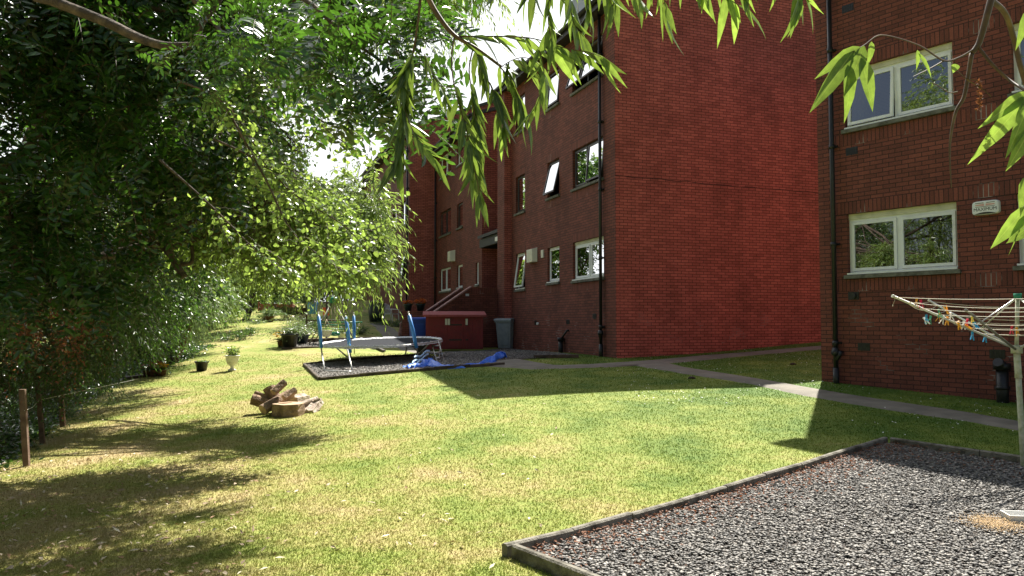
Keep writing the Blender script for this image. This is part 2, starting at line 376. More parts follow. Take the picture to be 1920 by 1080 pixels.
def leaf_mat(name, dark, light, trans, tfac=.45, rough=.3):
    m = bpy.data.materials.new(name); m.use_nodes = True; nt = m.node_tree; L = nt.links; b = nt.nodes['Principled BSDF']; out = nt.nodes['Material Output']
    at = nt.nodes.new('ShaderNodeAttribute'); at.attribute_name = 'tint'
    x = nt.nodes.new('ShaderNodeMix'); x.data_type = 'RGBA'; x.inputs[6].default_value = (*dark, 1); x.inputs[7].default_value = (*light, 1)
    L.new(at.outputs['Fac'], x.inputs[0])
    rb = nt.nodes.new('ShaderNodeAttribute'); rb.attribute_name = 'rib'
    rr_ = nt.nodes.new('ShaderNodeMapRange'); rr_.inputs[1].default_value = .9; rr_.inputs[2].default_value = .97; rr_.inputs[4].default_value = .55
    L.new(rb.outputs['Fac'], rr_.inputs[0])
    vn = nt.nodes.new('ShaderNodeTexNoise'); vn.inputs['Scale'].default_value = 60; vn.inputs['Detail'].default_value = 3
    tcv = nt.nodes.new('ShaderNodeTexCoord'); L.new(tcv.outputs['Object'], vn.inputs['Vector'])
    vr = nt.nodes.new('ShaderNodeMapRange'); vr.inputs[1].default_value = .3; vr.inputs[2].default_value = .7; vr.inputs[3].default_value = .75; vr.inputs[4].default_value = 1.2
    L.new(vn.outputs['Fac'], vr.inputs[0])
    vm = nt.nodes.new('ShaderNodeMix'); vm.data_type = 'RGBA'; vm.blend_type = 'MULTIPLY'; vm.inputs[0].default_value = 1; L.new(x.outputs[2], vm.inputs[6]); L.new(vr.outputs[0], vm.inputs[7])
    rm = nt.nodes.new('ShaderNodeMix'); rm.data_type = 'RGBA'; rm.inputs[7].default_value = (.45, .5, .2, 1); L.new(rr_.outputs[0], rm.inputs[0]); L.new(vm.outputs[2], rm.inputs[6])
    L.new(rm.outputs[2], b.inputs['Base Color'])
    b.inputs['Roughness'].default_value = rough; b.inputs['Specular IOR Level'].default_value = .75
    t = nt.nodes.new('ShaderNodeBsdfTranslucent')
    y = nt.nodes.new('ShaderNodeMix'); y.data_type = 'RGBA'; y.inputs[6].default_value = tuple(c * .3 for c in trans) + (1,); y.inputs[7].default_value = (*trans, 1)
    L.new(at.outputs['Fac'], y.inputs[0])
    yv = nt.nodes.new('ShaderNodeMix'); yv.data_type = 'RGBA'; yv.blend_type = 'MULTIPLY'; yv.inputs[0].default_value = 1; L.new(y.outputs[2], yv.inputs[6]); L.new(vr.outputs[0], yv.inputs[7])
    L.new(yv.outputs[2], t.inputs[0])
    s = nt.nodes.new('ShaderNodeMixShader'); s.inputs[0].default_value = tfac
    L.new(b.outputs[0], s.inputs[1]); L.new(t.outputs[0], s.inputs[2]); L.new(s.outputs[0], out.inputs[0])
    return m
M['leaf_willow'] = leaf_mat('willow_leaf', (.05, .11, .025), (.28, .40, .14), (.46, .64, .12))
M['leaf_near'] = leaf_mat('near_willow_leaf', (.03, .07, .015), (.10, .19, .04), (.30, .44, .06), .45, .34)
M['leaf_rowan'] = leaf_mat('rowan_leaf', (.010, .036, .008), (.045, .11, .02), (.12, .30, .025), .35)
M['leaf_round'] = leaf_mat('round_leaf', (.04, .10, .02), (.24, .36, .11), (.46, .66, .11), .48)
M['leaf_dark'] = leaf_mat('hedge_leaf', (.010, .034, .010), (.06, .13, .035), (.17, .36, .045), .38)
M['leaf_grey'] = leaf_mat('grey_green_leaf', (.07, .14, .05), (.28, .37, .2), (.34, .5, .14), .35)
M['leaf_brown'] = leaf_mat('withered_leaf', (.13, .05, .025), (.3, .13, .06), (.26, .09, .035), .4, .8)
M['leaf_fallen'] = leaf_mat('fallen_leaf', (.35, .2, .1), (.75, .68, .5), (.3, .25, .1), .15, .8)
M['seed'] = leaf_mat('bird_seed', (.4, .24, .1), (.65, .45, .2), (.3, .2, .08), .1, .8)
M['petal_orange'] = leaf_mat('orange_petal', (.7, .13, .01), (.85, .25, .02), (.8, .25, .02), .3, .6)
M['petal_pink'] = leaf_mat('pink_petal', (.6, .03, .12), (.8, .2, .35), (.8, .15, .2), .3, .6)
M['petal_yellow'] = leaf_mat('yellow_petal', (.75, .4, .02), (.85, .6, .05), (.8, .5, .02), .3, .6)
M['petal_white'] = leaf_mat('white_petal', (.8, .8, .76), (.9, .9, .88), (.7, .7, .6), .2, .6)

# grass colour shared by the lawn and its blades
def grass_nodes(nt):
    L = nt.links
    ge = nt.nodes.new('ShaderNodeNewGeometry')
    n1 = nt.nodes.new('ShaderNodeTexNoise'); n1.inputs['Scale'].default_value = .9; n1.inputs['Detail'].default_value = 5; n1.inputs['Roughness'].default_value = .65
    n2 = nt.nodes.new('ShaderNodeTexNoise'); n2.inputs['Scale'].default_value = 22; n2.inputs['Detail'].default_value = 4
    L.new(ge.outputs['Position'], n1.inputs['Vector']); L.new(ge.outputs['Position'], n2.inputs['Vector'])
    sp = nt.nodes.new('ShaderNodeSeparateXYZ'); L.new(ge.outputs['Position'], sp.inputs[0])
    # the lawn is parched to the left and lush by the houses
    gx = nt.nodes.new('ShaderNodeMapRange'); gx.inputs[1].default_value = -5.5; gx.inputs[2].default_value = 5.5; gx.inputs[3].default_value = .16; gx.inputs[4].default_value = -.17
    L.new(sp.outputs['X'], gx.inputs[0])
    gy = nt.nodes.new('ShaderNodeMapRange'); gy.inputs[1].default_value = 4; gy.inputs[2].default_value = 16; gy.inputs[3].default_value = .07; gy.inputs[4].default_value = -.12
    L.new(sp.outputs['Y'], gy.inputs[0])
    a = nt.nodes.new('ShaderNodeMath'); a.operation = 'ADD'; L.new(n1.outputs['Fac'], a.inputs[0]); L.new(gx.outputs[0], a.inputs[1])
    a1 = nt.nodes.new('ShaderNodeMath'); a1.operation = 'ADD'; L.new(a.outputs[0], a1.inputs[0]); L.new(gy.outputs[0], a1.inputs[1])
    a2 = nt.nodes.new('ShaderNodeMath'); a2.operation = 'MULTIPLY_ADD'; a2.inputs[1].default_value = .26; L.new(n2.outputs['Fac'], a2.inputs[0]); L.new(a1.outputs[0], a2.inputs[2])
    cr_ = nt.nodes.new('ShaderNodeValToRGB'); e = cr_.color_ramp.elements
    e[0].position = .34; e[0].color = (.08, .145, .02, 1)
    e[1].position = .88; e[1].color = (.38, .30, .15, 1)
    q = e.new(.49); q.color = (.145, .2, .032, 1)
    q = e.new(.60); q.color = (.215, .255, .052, 1)
    q = e.new(.73); q.color = (.30, .28, .09, 1)
    L.new(a2.outputs[0], cr_.inputs[0])
    return cr_, n2
def make_grass(name, blade):
    m = bpy.data.materials.new(name); m.use_nodes = True; nt = m.node_tree; L = nt.links; b = nt.nodes['Principled BSDF']
    c, n2 = grass_nodes(nt)
    if blade:
        at = nt.nodes.new('ShaderNodeAttribute'); at.attribute_name = 'tint'
        mr = nt.nodes.new('ShaderNodeMapRange'); mr.inputs[3].default_value = .9; mr.inputs[4].default_value = 1.25
        L.new(at.outputs['Fac'], mr.inputs[0])
        mu = nt.nodes.new('ShaderNodeMix'); mu.data_type = 'RGBA'; mu.blend_type = 'MULTIPLY'; mu.inputs[0].default_value = 1
        L.new(c.outputs[0], mu.inputs[6]); L.new(mr.outputs[0], mu.inputs[7])
        t = nt.nodes.new('ShaderNodeBsdfTranslucent'); s = nt.nodes.new('ShaderNodeMixShader'); s.inputs[0].default_value = .35
        L.new(mu.outputs[2], b.inputs['Base Color']); L.new(mu.outputs[2], t.inputs[0])
        L.new(b.outputs[0], s.inputs[1]); L.new(t.outputs[0], s.inputs[2]); L.new(s.outputs[0], nt.nodes['Material Output'].inputs[0])
    else:
        f = nt.nodes.new('ShaderNodeTexNoise'); f.inputs['Scale'].default_value = 60; f.inputs['Detail'].default_value = 3
        ge = nt.nodes.new('ShaderNodeNewGeometry'); L.new(ge.outputs['Position'], f.inputs['Vector'])
        mr = nt.nodes.new('ShaderNodeMapRange'); mr.inputs[1].default_value = .3; mr.inputs[2].default_value = .7; mr.inputs[3].default_value = .85; mr.inputs[4].default_value = 1.15
        L.new(f.outputs['Fac'], mr.inputs[0])
        mu = nt.nodes.new('ShaderNodeMix'); mu.data_type = 'RGBA'; mu.blend_type = 'MULTIPLY'; mu.inputs[0].default_value = 1
        L.new(c.outputs[0], mu.inputs[6]); L.new(mr.outputs[0], mu.inputs[7]); L.new(mu.outputs[2], b.inputs['Base Color'])
        bp = nt.nodes.new('ShaderNodeBump'); bp.inputs['Strength'].default_value = .8; bp.inputs['Distance'].default_value = .03
        L.new(f.outputs['Fac'], bp.inputs['Height']); L.new(bp.outputs[0], b.inputs['Normal'])
    b.inputs['Roughness'].default_value = .8; b.inputs['Specular IOR Level'].default_value = .2
    return m
M['grass'] = make_grass('lawn_turf', False); M['blade'] = make_grass('grass_blade', True)
M['path'] = mat('worn_tarmac', (.13, .12, .095), .9, noise=(3, (.2, .18, .145), .35, .7), bump=(60, .6, .01))
M['gravelbase'] = mat('gravel_bed', (.06, .05, .045), .95, noise=(40, (.16, .14, .12), .4, .65), bump=(45, 1, .03))
M['earth'] = mat('leaf_litter_earth', (.06, .04, .025), .95, noise=(9, (.14, .09, .05), .4, .65), bump=(30, .8, .03))
def stone_mat():
    m = bpy.data.materials.new('slate_chip'); m.use_nodes = True; nt = m.node_tree; b = nt.nodes['Principled BSDF']
    at = nt.nodes.new('ShaderNodeAttribute'); at.attribute_name = 'tint'
    cr_ = nt.nodes.new('ShaderNodeValToRGB'); e = cr_.color_ramp.elements
    e[0].position = 0; e[0].color = (.07, .067, .063, 1); e[1].position = 1; e[1].color = (.5, .47, .42, 1)
    q = e.new(.45); q.color = (.19, .18, .165, 1); q = e.new(.8); q.color = (.31, .285, .25, 1)
    nt.links.new(at.outputs['Fac'], cr_.inputs[0]); nt.links.new(cr_.outputs[0], b.inputs['Base Color']); b.inputs['Roughness'].default_value = .65
    return m
M['stone'] = stone_mat()
# ------------------------------------------------------------------ fast mesh from arrays, leaves and sprays
def np_mesh(name, V, F, m, parent=None, org=(0, 0, 0), tint=None, smooth=False):
    O = ORG[parent.name] if parent is not None else Vector(org)
    V = V - np.array(O)
    me = bpy.data.meshes.new(name)
    me.vertices.add(len(V)); me.vertices.foreach_set('co', V.astype(np.float32).ravel())
    k = F.shape[1]
    me.loops.add(F.size); me.loops.foreach_set('vertex_index', F.astype(np.int32).ravel())
    me.polygons.add(len(F)); me.polygons.foreach_set('loop_start', np.arange(0, F.size, k, dtype=np.int32))
    try: me.polygons.foreach_set('loop_total', np.full(len(F), k, dtype=np.int32))
    except Exception: pass
    if smooth: me.polygons.foreach_set('use_smooth', np.ones(len(F), dtype=bool))
    me.materials.append(m)
    if tint is not None:
        a = me.attributes.new('tint', 'FLOAT', 'POINT'); a.data.foreach_set('value', tint.astype(np.float32))
    me.update(calc_edges=True); me.validate()
    o = bpy.data.objects.new(name, me); COL.objects.link(o)
    if parent is not None: o.parent = parent
    else: o.location = O
    ORG[o.name] = O
    return o
def nrm(a): return a / np.maximum(np.linalg.norm(a, axis=-1, keepdims=True), 1e-9)
SH = {  # rows: t, half width, drop ; fold lifts the edges
    'simple': [(0, 0), (.42, .5), (1, 0)],
    'lance': [(0, .04), (.12, .34), (.32, .5), (.6, .38), (.84, .16), (1, 0)],
    'oval': [(0, .02), (.3, .46), (.7, .42), (1, 0.02)],
}
class Leaves:
    def __init__(s): s.P = []; s.D = []; s.N = []; s.L = []; s.W = []; s.T = []
    def add(s, P, D, N, L, Wd, T):
        s.P.append(P); s.D.append(D); s.N.append(N); s.L.append(L); s.W.append(Wd); s.T.append(T)
    def count(s): return sum(len(p) for p in s.P)
    def build(s, name, m, parent=None, shape='simple', fold=.25, curl=.15, org=(0, 0, 0)):
        P = np.concatenate(s.P); D = nrm(np.concatenate(s.D)); N = np.concatenate(s.N); L = np.concatenate(s.L); Wd = np.concatenate(s.W); T = np.concatenate(s.T)
        X = nrm(np.cross(D, N)); N = np.cross(X, D)
        rows = SH[shape]; k = len(rows); n = len(P)
        cv = curl * rng.uniform(-.3, 1.6, n)
        V = []
        for t, w in rows:
            c = P + D * (L * t)[:, None] - N * (L * cv * t * t)[:, None]
            up = N * (Wd * w * fold)[:, None]
            V += [c - X * (Wd * w)[:, None] + up, c, c + X * (Wd * w)[:, None] + up]
        V = np.stack(V, 1)                          # n, 3k, 3
        fs = []
        for i in range(k - 1):
            a = 3 * i
            fs += [[a, a + 1, a + 4, a + 3], [a + 1, a + 2, a + 5, a + 4]]
        if shape == 'simple':                       # 4 vertices, 2 triangles
            V = V[:, [1, 3, 5, 7]]; fs = [[0, 1, 3], [0, 3, 2]]
        F = (np.array(fs)[None] + (np.arange(n) * V.shape[1])[:, None, None]).reshape(-1, len(fs[0]))
        o = np_mesh(name, V.reshape(-1, 3), F, m, parent, org, np.repeat(T, V.shape[1]), smooth=(shape != 'simple'))
        if shape == 'lance':
            a = o.data.attributes.new('rib', 'FLOAT', 'POINT'); a.data.foreach_set('value', np.tile([0., 1., 0.], n * k).astype(np.float32))
        return o
class Twigs:
    def __init__(s): s.A = []; s.r = []
    def add(s, C, r): s.A.append(C); s.r.append(np.broadcast_to(r, (C.shape[0], C.shape[1])))
    def build(s, name, m, parent=None, org=(0, 0, 0)):
        Vs = []; Fs = []; off = 0
        for C, r in zip(s.A, s.r):
            K, n, _ = C.shape
            T = nrm(C[:, -1] - C[:, 0]); U = nrm(np.cross(T, np.array([.3, .2, .93]))); Y = np.cross(T, U)
            ring = [C + (U[:, None] * math.cos(a) + Y[:, None] * math.sin(a)) * r[..., None] for a in (0, 2.094, 4.189)]
            V = np.stack(ring, 2)                   # K,n,3,3
            Vs.append(V.reshape(-1, 3))
            idx = np.arange(K * n * 3).reshape(K, n, 3)
            for j in range(3):
                a = idx[:, :-1, j]; b = idx[:, :-1, (j + 1) % 3]; c = idx[:, 1:, (j + 1) % 3]; d = idx[:, 1:, j]
                Fs.append(np.stack([a, b, c, d], -1).reshape(-1, 4) + off)
            off += K * n * 3
        return np_mesh(name, np.concatenate(Vs), np.concatenate(Fs), m, parent, org)
def rand_unit(n):
    v = rng.normal(size=(n, 3)); return nrm(v)
def sprays(S, D, Ln, droop, nl, leafL, leafW, kind, LV, TW, tw_r=.0025, tb=.5):
    """S starts, D directions, Ln lengths; leaves set along a drooping twig"""
    K = len(S); D = nrm(D)
    t = np.linspace(0, 1, 5)[None, :, None]
    C = S[:, None] + D[:, None] * Ln[:, None, None] * t; C[..., 2] -= (droop * Ln)[:, None] * (t[..., 0] ** 2)
    TW.add(C, np.linspace(tw_r, tw_r * .35, 5)[None])
    tl = (np.arange(nl) + .6) / nl
    tl = np.clip(tl[None] + rng.uniform(-.3, .3, (K, nl)) / nl, .03, 1)
    P = S[:, None] + D[:, None] * (Ln[:, None] * tl)[..., None]; P[..., 2] -= (droop * Ln)[:, None] * tl ** 2
    T = D[:, None] * np.ones((1, nl, 1)); T = T.copy(); T[..., 2] -= (2 * droop)[:, None] * tl; T = nrm(T)
    side = np.where(np.arange(nl) % 2 == 0, 1., -1.)[None, :, None]
    up = rand_unit(K) * .6 + np.array([0, 0, .8]); S1 = nrm(np.cross(T, up[:, None]))
    if kind == 'pinnate':
        LD = T * .45 + S1 * side + rng.normal(0, .1, (K, nl, 3)); NN = nrm(np.cross(S1, T)) + rng.normal(0, .12, (K, nl, 3))
    elif kind == 'willow':
        LD = T * .9 + S1 * side * .5 + np.array([0, 0, -.45]) + rng.normal(0, .22, (K, nl, 3)); NN = rand_unit(K * nl).reshape(K, nl, 3) * .9 + np.array([0, 0, .6])
    else:
        LD = T * .5 + S1 * side * .8 + np.array([0, 0, -.2]) + rng.normal(0, .35, (K, nl, 3)); NN = rand_unit(K * nl).reshape(K, nl, 3) * .8 + np.array([0, 0, .7])
    q = rng.uniform(.7, 1.2, (K, nl))
    if kind != 'pinnate': q *= (1 - .35 * tl)
    tint = np.clip(tb + rng.normal(0, .2, (K, 1)) + rng.normal(0, .25, (K, nl)), 0, 1)
    LV.add(P.reshape(-1, 3), LD.reshape(-1, 3), NN.reshape(-1, 3), (leafL * q).ravel(), (leafW * q).ravel(), tint.ravel())
def blob(c, r, n, ln, LV, TW, kind='willow', leafL=.09, leafW=.018, nl=14, droop=.5, clumps=None, tb=.5, tw_r=.003, bias=(0, 0, 0), spread=.2):
    c = np.array(c, float); r = np.array(r if hasattr(r, '__len__') else (r, r, r), float)
    m = clumps or max(6, n // 22)
    cc = rand_unit(m) * (rng.uniform(.15, 1, (m, 1)) ** .45)
    ci = rng.integers(0, m, n)
    q = cc[ci] + rng.normal(0, spread / max(1, m / 12) ** .33, (n, 3))
    S = c + q * r
    D = q * .9 + rand_unit(n) * .7 + np.array([0, 0, .1]) + np.array(bias)
    Ln = ln * rng.uniform(.6, 1.3, n)
    tbs = tb
    sprays(S, D, Ln, droop * rng.uniform(.6, 1.5, n), nl, leafL, leafW, kind, LV, TW, tw_r, tbs)
    return c + cc * r
def limb(mb, a, b, r0, r1, sag=.1, wob=.12, n=7, k=6):
    a = Vector(a); b = Vector(b); L = (b - a).length; pts = []
    o1 = Vector(rng.normal(0, 1, 3)) * wob * L; o2 = Vector(rng.normal(0, 1, 3)) * wob * .5 * L
    for i in range(n):
        t = i / (n - 1)
        p = a.lerp(b, t) + o1 * math.sin(math.pi * t) * .5 + o2 * math.sin(2 * math.pi * t) * .4 + Vector((0, 0, 1)) * sag * L * math.sin(math.pi * t)
        pts.append(p)
    mb.tube(pts, [r0 + (r1 - r0) * i / (n - 1) for i in range(n)], k)
    return pts
def tree(name, label, cat, base, top, r0, blobs, leafm, shape='simple', kind='willow', group=None, leafL=.09, leafW=.018, nl=14, ln=.6, droop=.5, tb=.5, sub=5, extra=None, twigm='twig', curl=.15):
    """blobs: (centre, radii, twig count)"""
    base = Vector(base); base.z = gz1(base.x, base.y) - .05 if base.z is None or base.z == 0 else base.z
    T = thing(name, base, label, cat, group)
    tr_ = MB(); top = Vector(top)
    pts = limb(tr_, base, top, r0, r0 * .45, 0, .06, 9, 10)
    tr_.build('trunk', M['bark'], T)
    LV = Leaves(); TW = Twigs(); br = MB()
    for c, r, n in blobs:
        cc = blob(c, r, n, ln, LV, TW, kind, leafL, leafW, nl, droop, tb=tb)
        st = pts[min(8, random.randint(3, 8))]
        mid = limb(br, st, c, r0 * .38, r0 * .12, .08, .1)
        for j in range(min(sub, len(cc))):
            limb(br, mid[random.randint(3, 6)], cc[j], r0 * .11, r0 * .03, .03, .12, 6, 5)
    if extra: extra(LV, TW, br, pts)
    br.build('branches', M['bark'], T)
    LV.build('crown', M[leafm], T, shape, curl=curl)
    TW.build('twigs', M[twigm], T)
    return T, LV

# ------------------------------------------------------------------ ground
def axis(a, b, near0, near1, fine, coarse):
    v = [a]
    while v[-1] < b: 
        x = v[-1]; d = max(near0 - x, x - near1, 0)
        v.append(x + fine + d * coarse)
    return np.array(v)
xs = axis(-420, 420, -8, 9, .22, .14); ys = axis(-200, 600, 3, 34, .22, .12)
X, Y = np.meshgrid(xs, ys); Z = gz(X, Y)
far_ = np.clip((np.hypot(X, Y - 20) - 80) / 60, 0, 1); Z = Z * (1 - far_) + 2.0 * far_
BUMPS = rng.normal(0, .008, Z.shape); 
V = np.stack([X, Y, Z], -1).reshape(-1, 3)
ny, nx = X.shape; I = np.arange(nx * ny).reshape(ny, nx)
F = np.stack([I[:-1, :-1], I[:-1, 1:], I[1:, 1:], I[1:, :-1]], -1).reshape(-1, 4)
ground = np_mesh('ground', V, F, M['grass'], smooth=True)
tag(ground, kind='structure')

def drape_strip(name, up, lo, m, off=.02, seg=40, cross=6, kind='structure', label=None):
    """sheet between two polylines given as pixel sightings on the ground"""
    def res(pl):
        P = [G(*q) for q in pl]; P = [(p.x, p.y) for p in P]
        d = [0]
        for a, b in zip(P, P[1:]): d.append(d[-1] + math.dist(a, b))
        s = np.linspace(0, d[-1], seg + 1)
        return np.stack([np.interp(s, d, [p[0] for p in P]), np.interp(s, d, [p[1] for p in P])], 1)
    A_, B_ = res(up), res(lo)
    t = np.linspace(0, 1, cross + 1)[None, :, None]
    Q = A_[:, None] * (1 - t) + B_[:, None] * t
    jit = rng.normal(0, .035, (seg + 1, 2)); Q[:, 0] += jit; Q[:, -1] -= jit[::-1]
    z = gz(Q[..., 0], Q[..., 1]) + off
    z[:, 0] -= off + .02; z[:, -1] -= off + .02
    V = np.concatenate([Q, z[..., None]], -1).reshape(-1, 3)
    I = np.arange(len(V)).reshape(seg + 1, cross + 1)
    F = np.stack([I[:-1, :-1], I[:-1, 1:], I[1:, 1:], I[1:, :-1]], -1).reshape(-1, 4)
    o = np_mesh(name, V, F, m, smooth=True)
    tag(o, label, kind=kind)
    return o
PATH_A = ([(940, 668), (975, 672), (1000, 679), (1028, 686), (1093, 684), (1197, 677), (1309, 667), (1534, 649), (1600, 644)],
          [(905, 690), (960, 692), (1000, 695), (1112, 690), (1180, 686), (1253, 682), (1394, 668.5), (1534, 656), (1600, 652)])
PATH_B = ([(1185, 680), (1262, 682), (1290, 690), (1394, 706), (1500, 724), (1611, 743), (1805, 772), (1917, 792), (2100, 828)],
          [(1130, 690), (1190, 686.5), (1290, 703), (1394, 719), (1500, 742), (1639, 766), (1778, 786), (1917, 810), (2100, 848)])
drape_strip('path', *PATH_A, M['path'], .022)
drape_strip('footpath', *PATH_B, M['path'], .03)
drape_strip('paved_path', [(690, 606), (706, 622), (722, 640), (775, 662)], [(722, 606), (748, 622), (775, 640), (850, 664)], M['path'], .02, 20)

# gravel beds (polygon corners in plan)
def bed(name, quad, m, off=.015, n=26, kind='structure'):
    a, b, c, d = [np.array((p.x, p.y)) for p in quad]
    s = np.linspace(0, 1, n)[:, None, None]; t = np.linspace(0, 1, n)[None, :, None]
    Q = (a * (1 - s) + b * s) * (1 - t) + (d * (1 - s) + c * s) * t
    V = np.concatenate([Q, (gz(Q[..., 0], Q[..., 1]) + off)[..., None]], -1).reshape(-1, 3)
    I = np.arange(n * n).reshape(n, n); F = np.stack([I[:-1, :-1], I[1:, :-1], I[1:, 1:], I[:-1, 1:]], -1).reshape(-1, 4)
    return tag(np_mesh(name, V, F, m, smooth=True), kind=kind)
def in_quad(x, y, quad):
    ok = np.ones_like(x, bool); pts = [(p.x, p.y) for p in quad]
    cx = sum(p[0] for p in pts) / 4; cy = sum(p[1] for p in pts) / 4
    for (x0, y0), (x1, y1) in zip(pts, pts[1:] + pts[:1]):
        s0 = (x1 - x0) * (cy - y0) - (y1 - y0) * (cx - x0)
        ok &= ((x1 - x0) * (y - y0) - (y1 - y0) * (x - x0)) * s0 > 0
    return ok
K1 = G(955, 1042); K2 = G(1660, 832); dv = (K2 - K1).normalized(); pv = Vector((dv.y, -dv.x, 0)).normalized()
pv = (G(1920, 872) - K2); pv.z = 0; pv.normalize()
K3 = K2 + pv * 6.5; K4 = K1 + pv * 6.5
NEAR = [K1, K2, K3, K4]
bed('gravel_ground', NEAR, M['gravelbase'])
T1 = G(570, 686); T2 = G(600, 713); T3 = G(946, 685); T4 = G(800, 668)
TBED = [T1, T2, T3, T4]
bed('gravel_ground', TBED, M['gravelbase'])
SB = [G(800, 663), G(870, 683), G(1085, 668), G(950, 652)]
bed('gravel_ground', SB, M['gravelbase'], .02)
B2Q = [G(545, 646), G(528, 655), G(690, 652), G(700, 640)]
bed('gravel_ground', B2Q, M['gravelbase'], .02)

def stones(name, quad, n, size, label, tbias=0, yfall=False):
    a, b, c, d = [np.array((p.x, p.y)) for p in quad]
    s = rng.uniform(.015, .985, (n, 1)); t = rng.uniform(.01, .99, (n, 1))
    Q = (a * (1 - s) + b * s) * (1 - t) + (d * (1 - s) + c * s) * t
    if yfall:
        px = 960 + FPX * Q[:, 0] / np.maximum(Q[:, 1], .1)
        keep = (Q[:, 1] > 3.6) & (px < 2150) ; Q = Q[keep]; n = len(Q)
    z = gz(Q[:, 0], Q[:, 1]) + .02
    base = np.array([[1, 0, 0], [.25, .9, 0], [-.8, .6, 0], [-.9, -.5, 0], [.3, -.95, 0], [.1, .1, 1], [0, -.1, -1]], float)
    sc_ = size * rng.uniform(.45, 1.25, (n, 1, 1)) * np.array([1, .72, .3]) * rng.uniform(.75, 1.25, (n, 1, 3))
    Vv = (base[None] + rng.normal(0, .16, (n, 7, 3))) * sc_
    # random rotation
    a1 = rng.uniform(0, 6.283, n); tilt = rng.normal(0, .35, n)
    ca, sa = np.cos(tilt)[:, None], np.sin(tilt)[:, None]
    y_, z_ = Vv[..., 1] * ca - Vv[..., 2] * sa, Vv[..., 1] * sa + Vv[..., 2] * ca
    cb, sb = np.cos(a1)[:, None], np.sin(a1)[:, None]
    x2, y2 = Vv[..., 0] * cb - y_ * sb, Vv[..., 0] * sb + y_ * cb
    V = np.stack([x2 + Q[:, :1], y2 + Q[:, 1:2], z_ + (z + rng.uniform(0, .015, n))[:, None]], -1)
    fs = [[i, (i + 1) % 5, 5] for i in range(5)] + [[(i + 1) % 5, i, 6] for i in range(5)]
    F = (np.array(fs)[None] + (np.arange(n) * 7)[:, None, None]).reshape(-1, 3)
    T = np.repeat(np.clip(rng.beta(2, 2.6, n) + tbias, 0, 1), 7)
    o = np_mesh(name, V.reshape(-1, 3), F, M['stone'], tint=T)
    return tag(o, label, 'gravel', kind='stuff')
stones('gravel', NEAR, 125000, .0175, 'loose grey slate chippings filling the near drying green bed', yfall=True)
stones('gravel', TBED, 16000, .024, 'pale chippings under the round trampoline', .22)
stones('gravel', SB, 14000, .024, 'dark chippings in front of the red shed and grey bin', -.05)
stones('gravel', B2Q, 3500, .03, 'pinkish chippings beneath the swing frame', .25)

# kerbs: lengths of edging laid end to end; each run is one thing
def kerb(name, a, b, piece, w, h, label, m='conc', down=.12, group=None):
    a = Vector(a); b = Vector(b); d = Vector((b.x - a.x, b.y - a.y, 0)); L = d.length; d.normalize(); nn = Vector((-d.y, d.x, 0))
    T = thing(name, (a.x, a.y, gz1(a.x, a.y)), label, 'kerb', group)
    k = max(1, round(L / piece)); pl = L / k
    for i in range(k):
        p = a + d * (i * pl + .006); q = a + d * ((i + 1) * pl - .006)
        j = random.uniform(-.008, .008); p = p + nn * j; q = q + nn * (j + random.uniform(-.006, .006))
        z0 = gz1(p.x, p.y) + h + random.uniform(-.008, .008); z1 = gz1(q.x, q.y) + h + random.uniform(-.008, .008)
        mb = MB(); c = .012
        prof = [(-w / 2, -down - h), (w / 2, -down - h), (w / 2, -c), (w / 2 - c, 0), (-w / 2 + c, 0), (-w / 2, -c)]
        A_ = [Vector((p.x, p.y, z0 + z_)) + nn * x_ for x_, z_ in prof]; B_ = [Vector((q.x, q.y, z1 + z_)) + nn * x_ for x_, z_ in prof]
        n_ = len(prof)
        for u in range(n_):
            v = (u + 1) % n_; mb.face([A_[u], B_[u], B_[v], A_[v]])
        mb.face(A_[::-1]); mb.face(B_)
        mb.build('edging_block', M[m], T)
    return T
kerb('concrete_kerb', K1 - dv * .05, K2, .61, .055, .085, 'long mossy concrete edging between sunny lawn and near gravel', group='kerbs round the near gravel bed')
kerb('concrete_kerb', K2 + pv * .06, K3, .915, .055, .085, 'shaded concrete edging running right under the clothes dryer', group='kerbs round the near gravel bed')
kerb('concrete_kerb', K1 + pv * .05, K4, .915, .055, .085, 'short edging at the near left corner of the gravel, cut by the bottom of the photo', group='kerbs round the near gravel bed')
kerb('timber_edging', T1, T2, .9, .07, .07, 'short dark edging at the left end of the trampoline bed', 'concdark', group='edgings of the trampoline bed')
kerb('timber_edging', T2, T3, .9, .07, .07, 'long dark edging in front of trampoline and blue cover', 'concdark', group='edgings of the trampoline bed')
kerb('timber_edging', T1, T4, .9, .07, .08, 'dark edging behind the trampoline legs', 'concdark', group='edgings of the trampoline bed')
kerb('timber_edging', B2Q[3], B2Q[0], .9, .06, .14, 'dark low edging behind the swing frame gravel', 'concdark')
kerb('timber_edging', B2Q[1], B2Q[2], .9, .06, .05, 'thin dark edging on the lawn side of the swing frame gravel', 'concdark')
kerb('timber_edging', G(1000, 672), G(1085, 671), .9, .07, .08, 'low dark edging beside the path below the black waste pipe', 'concdark')

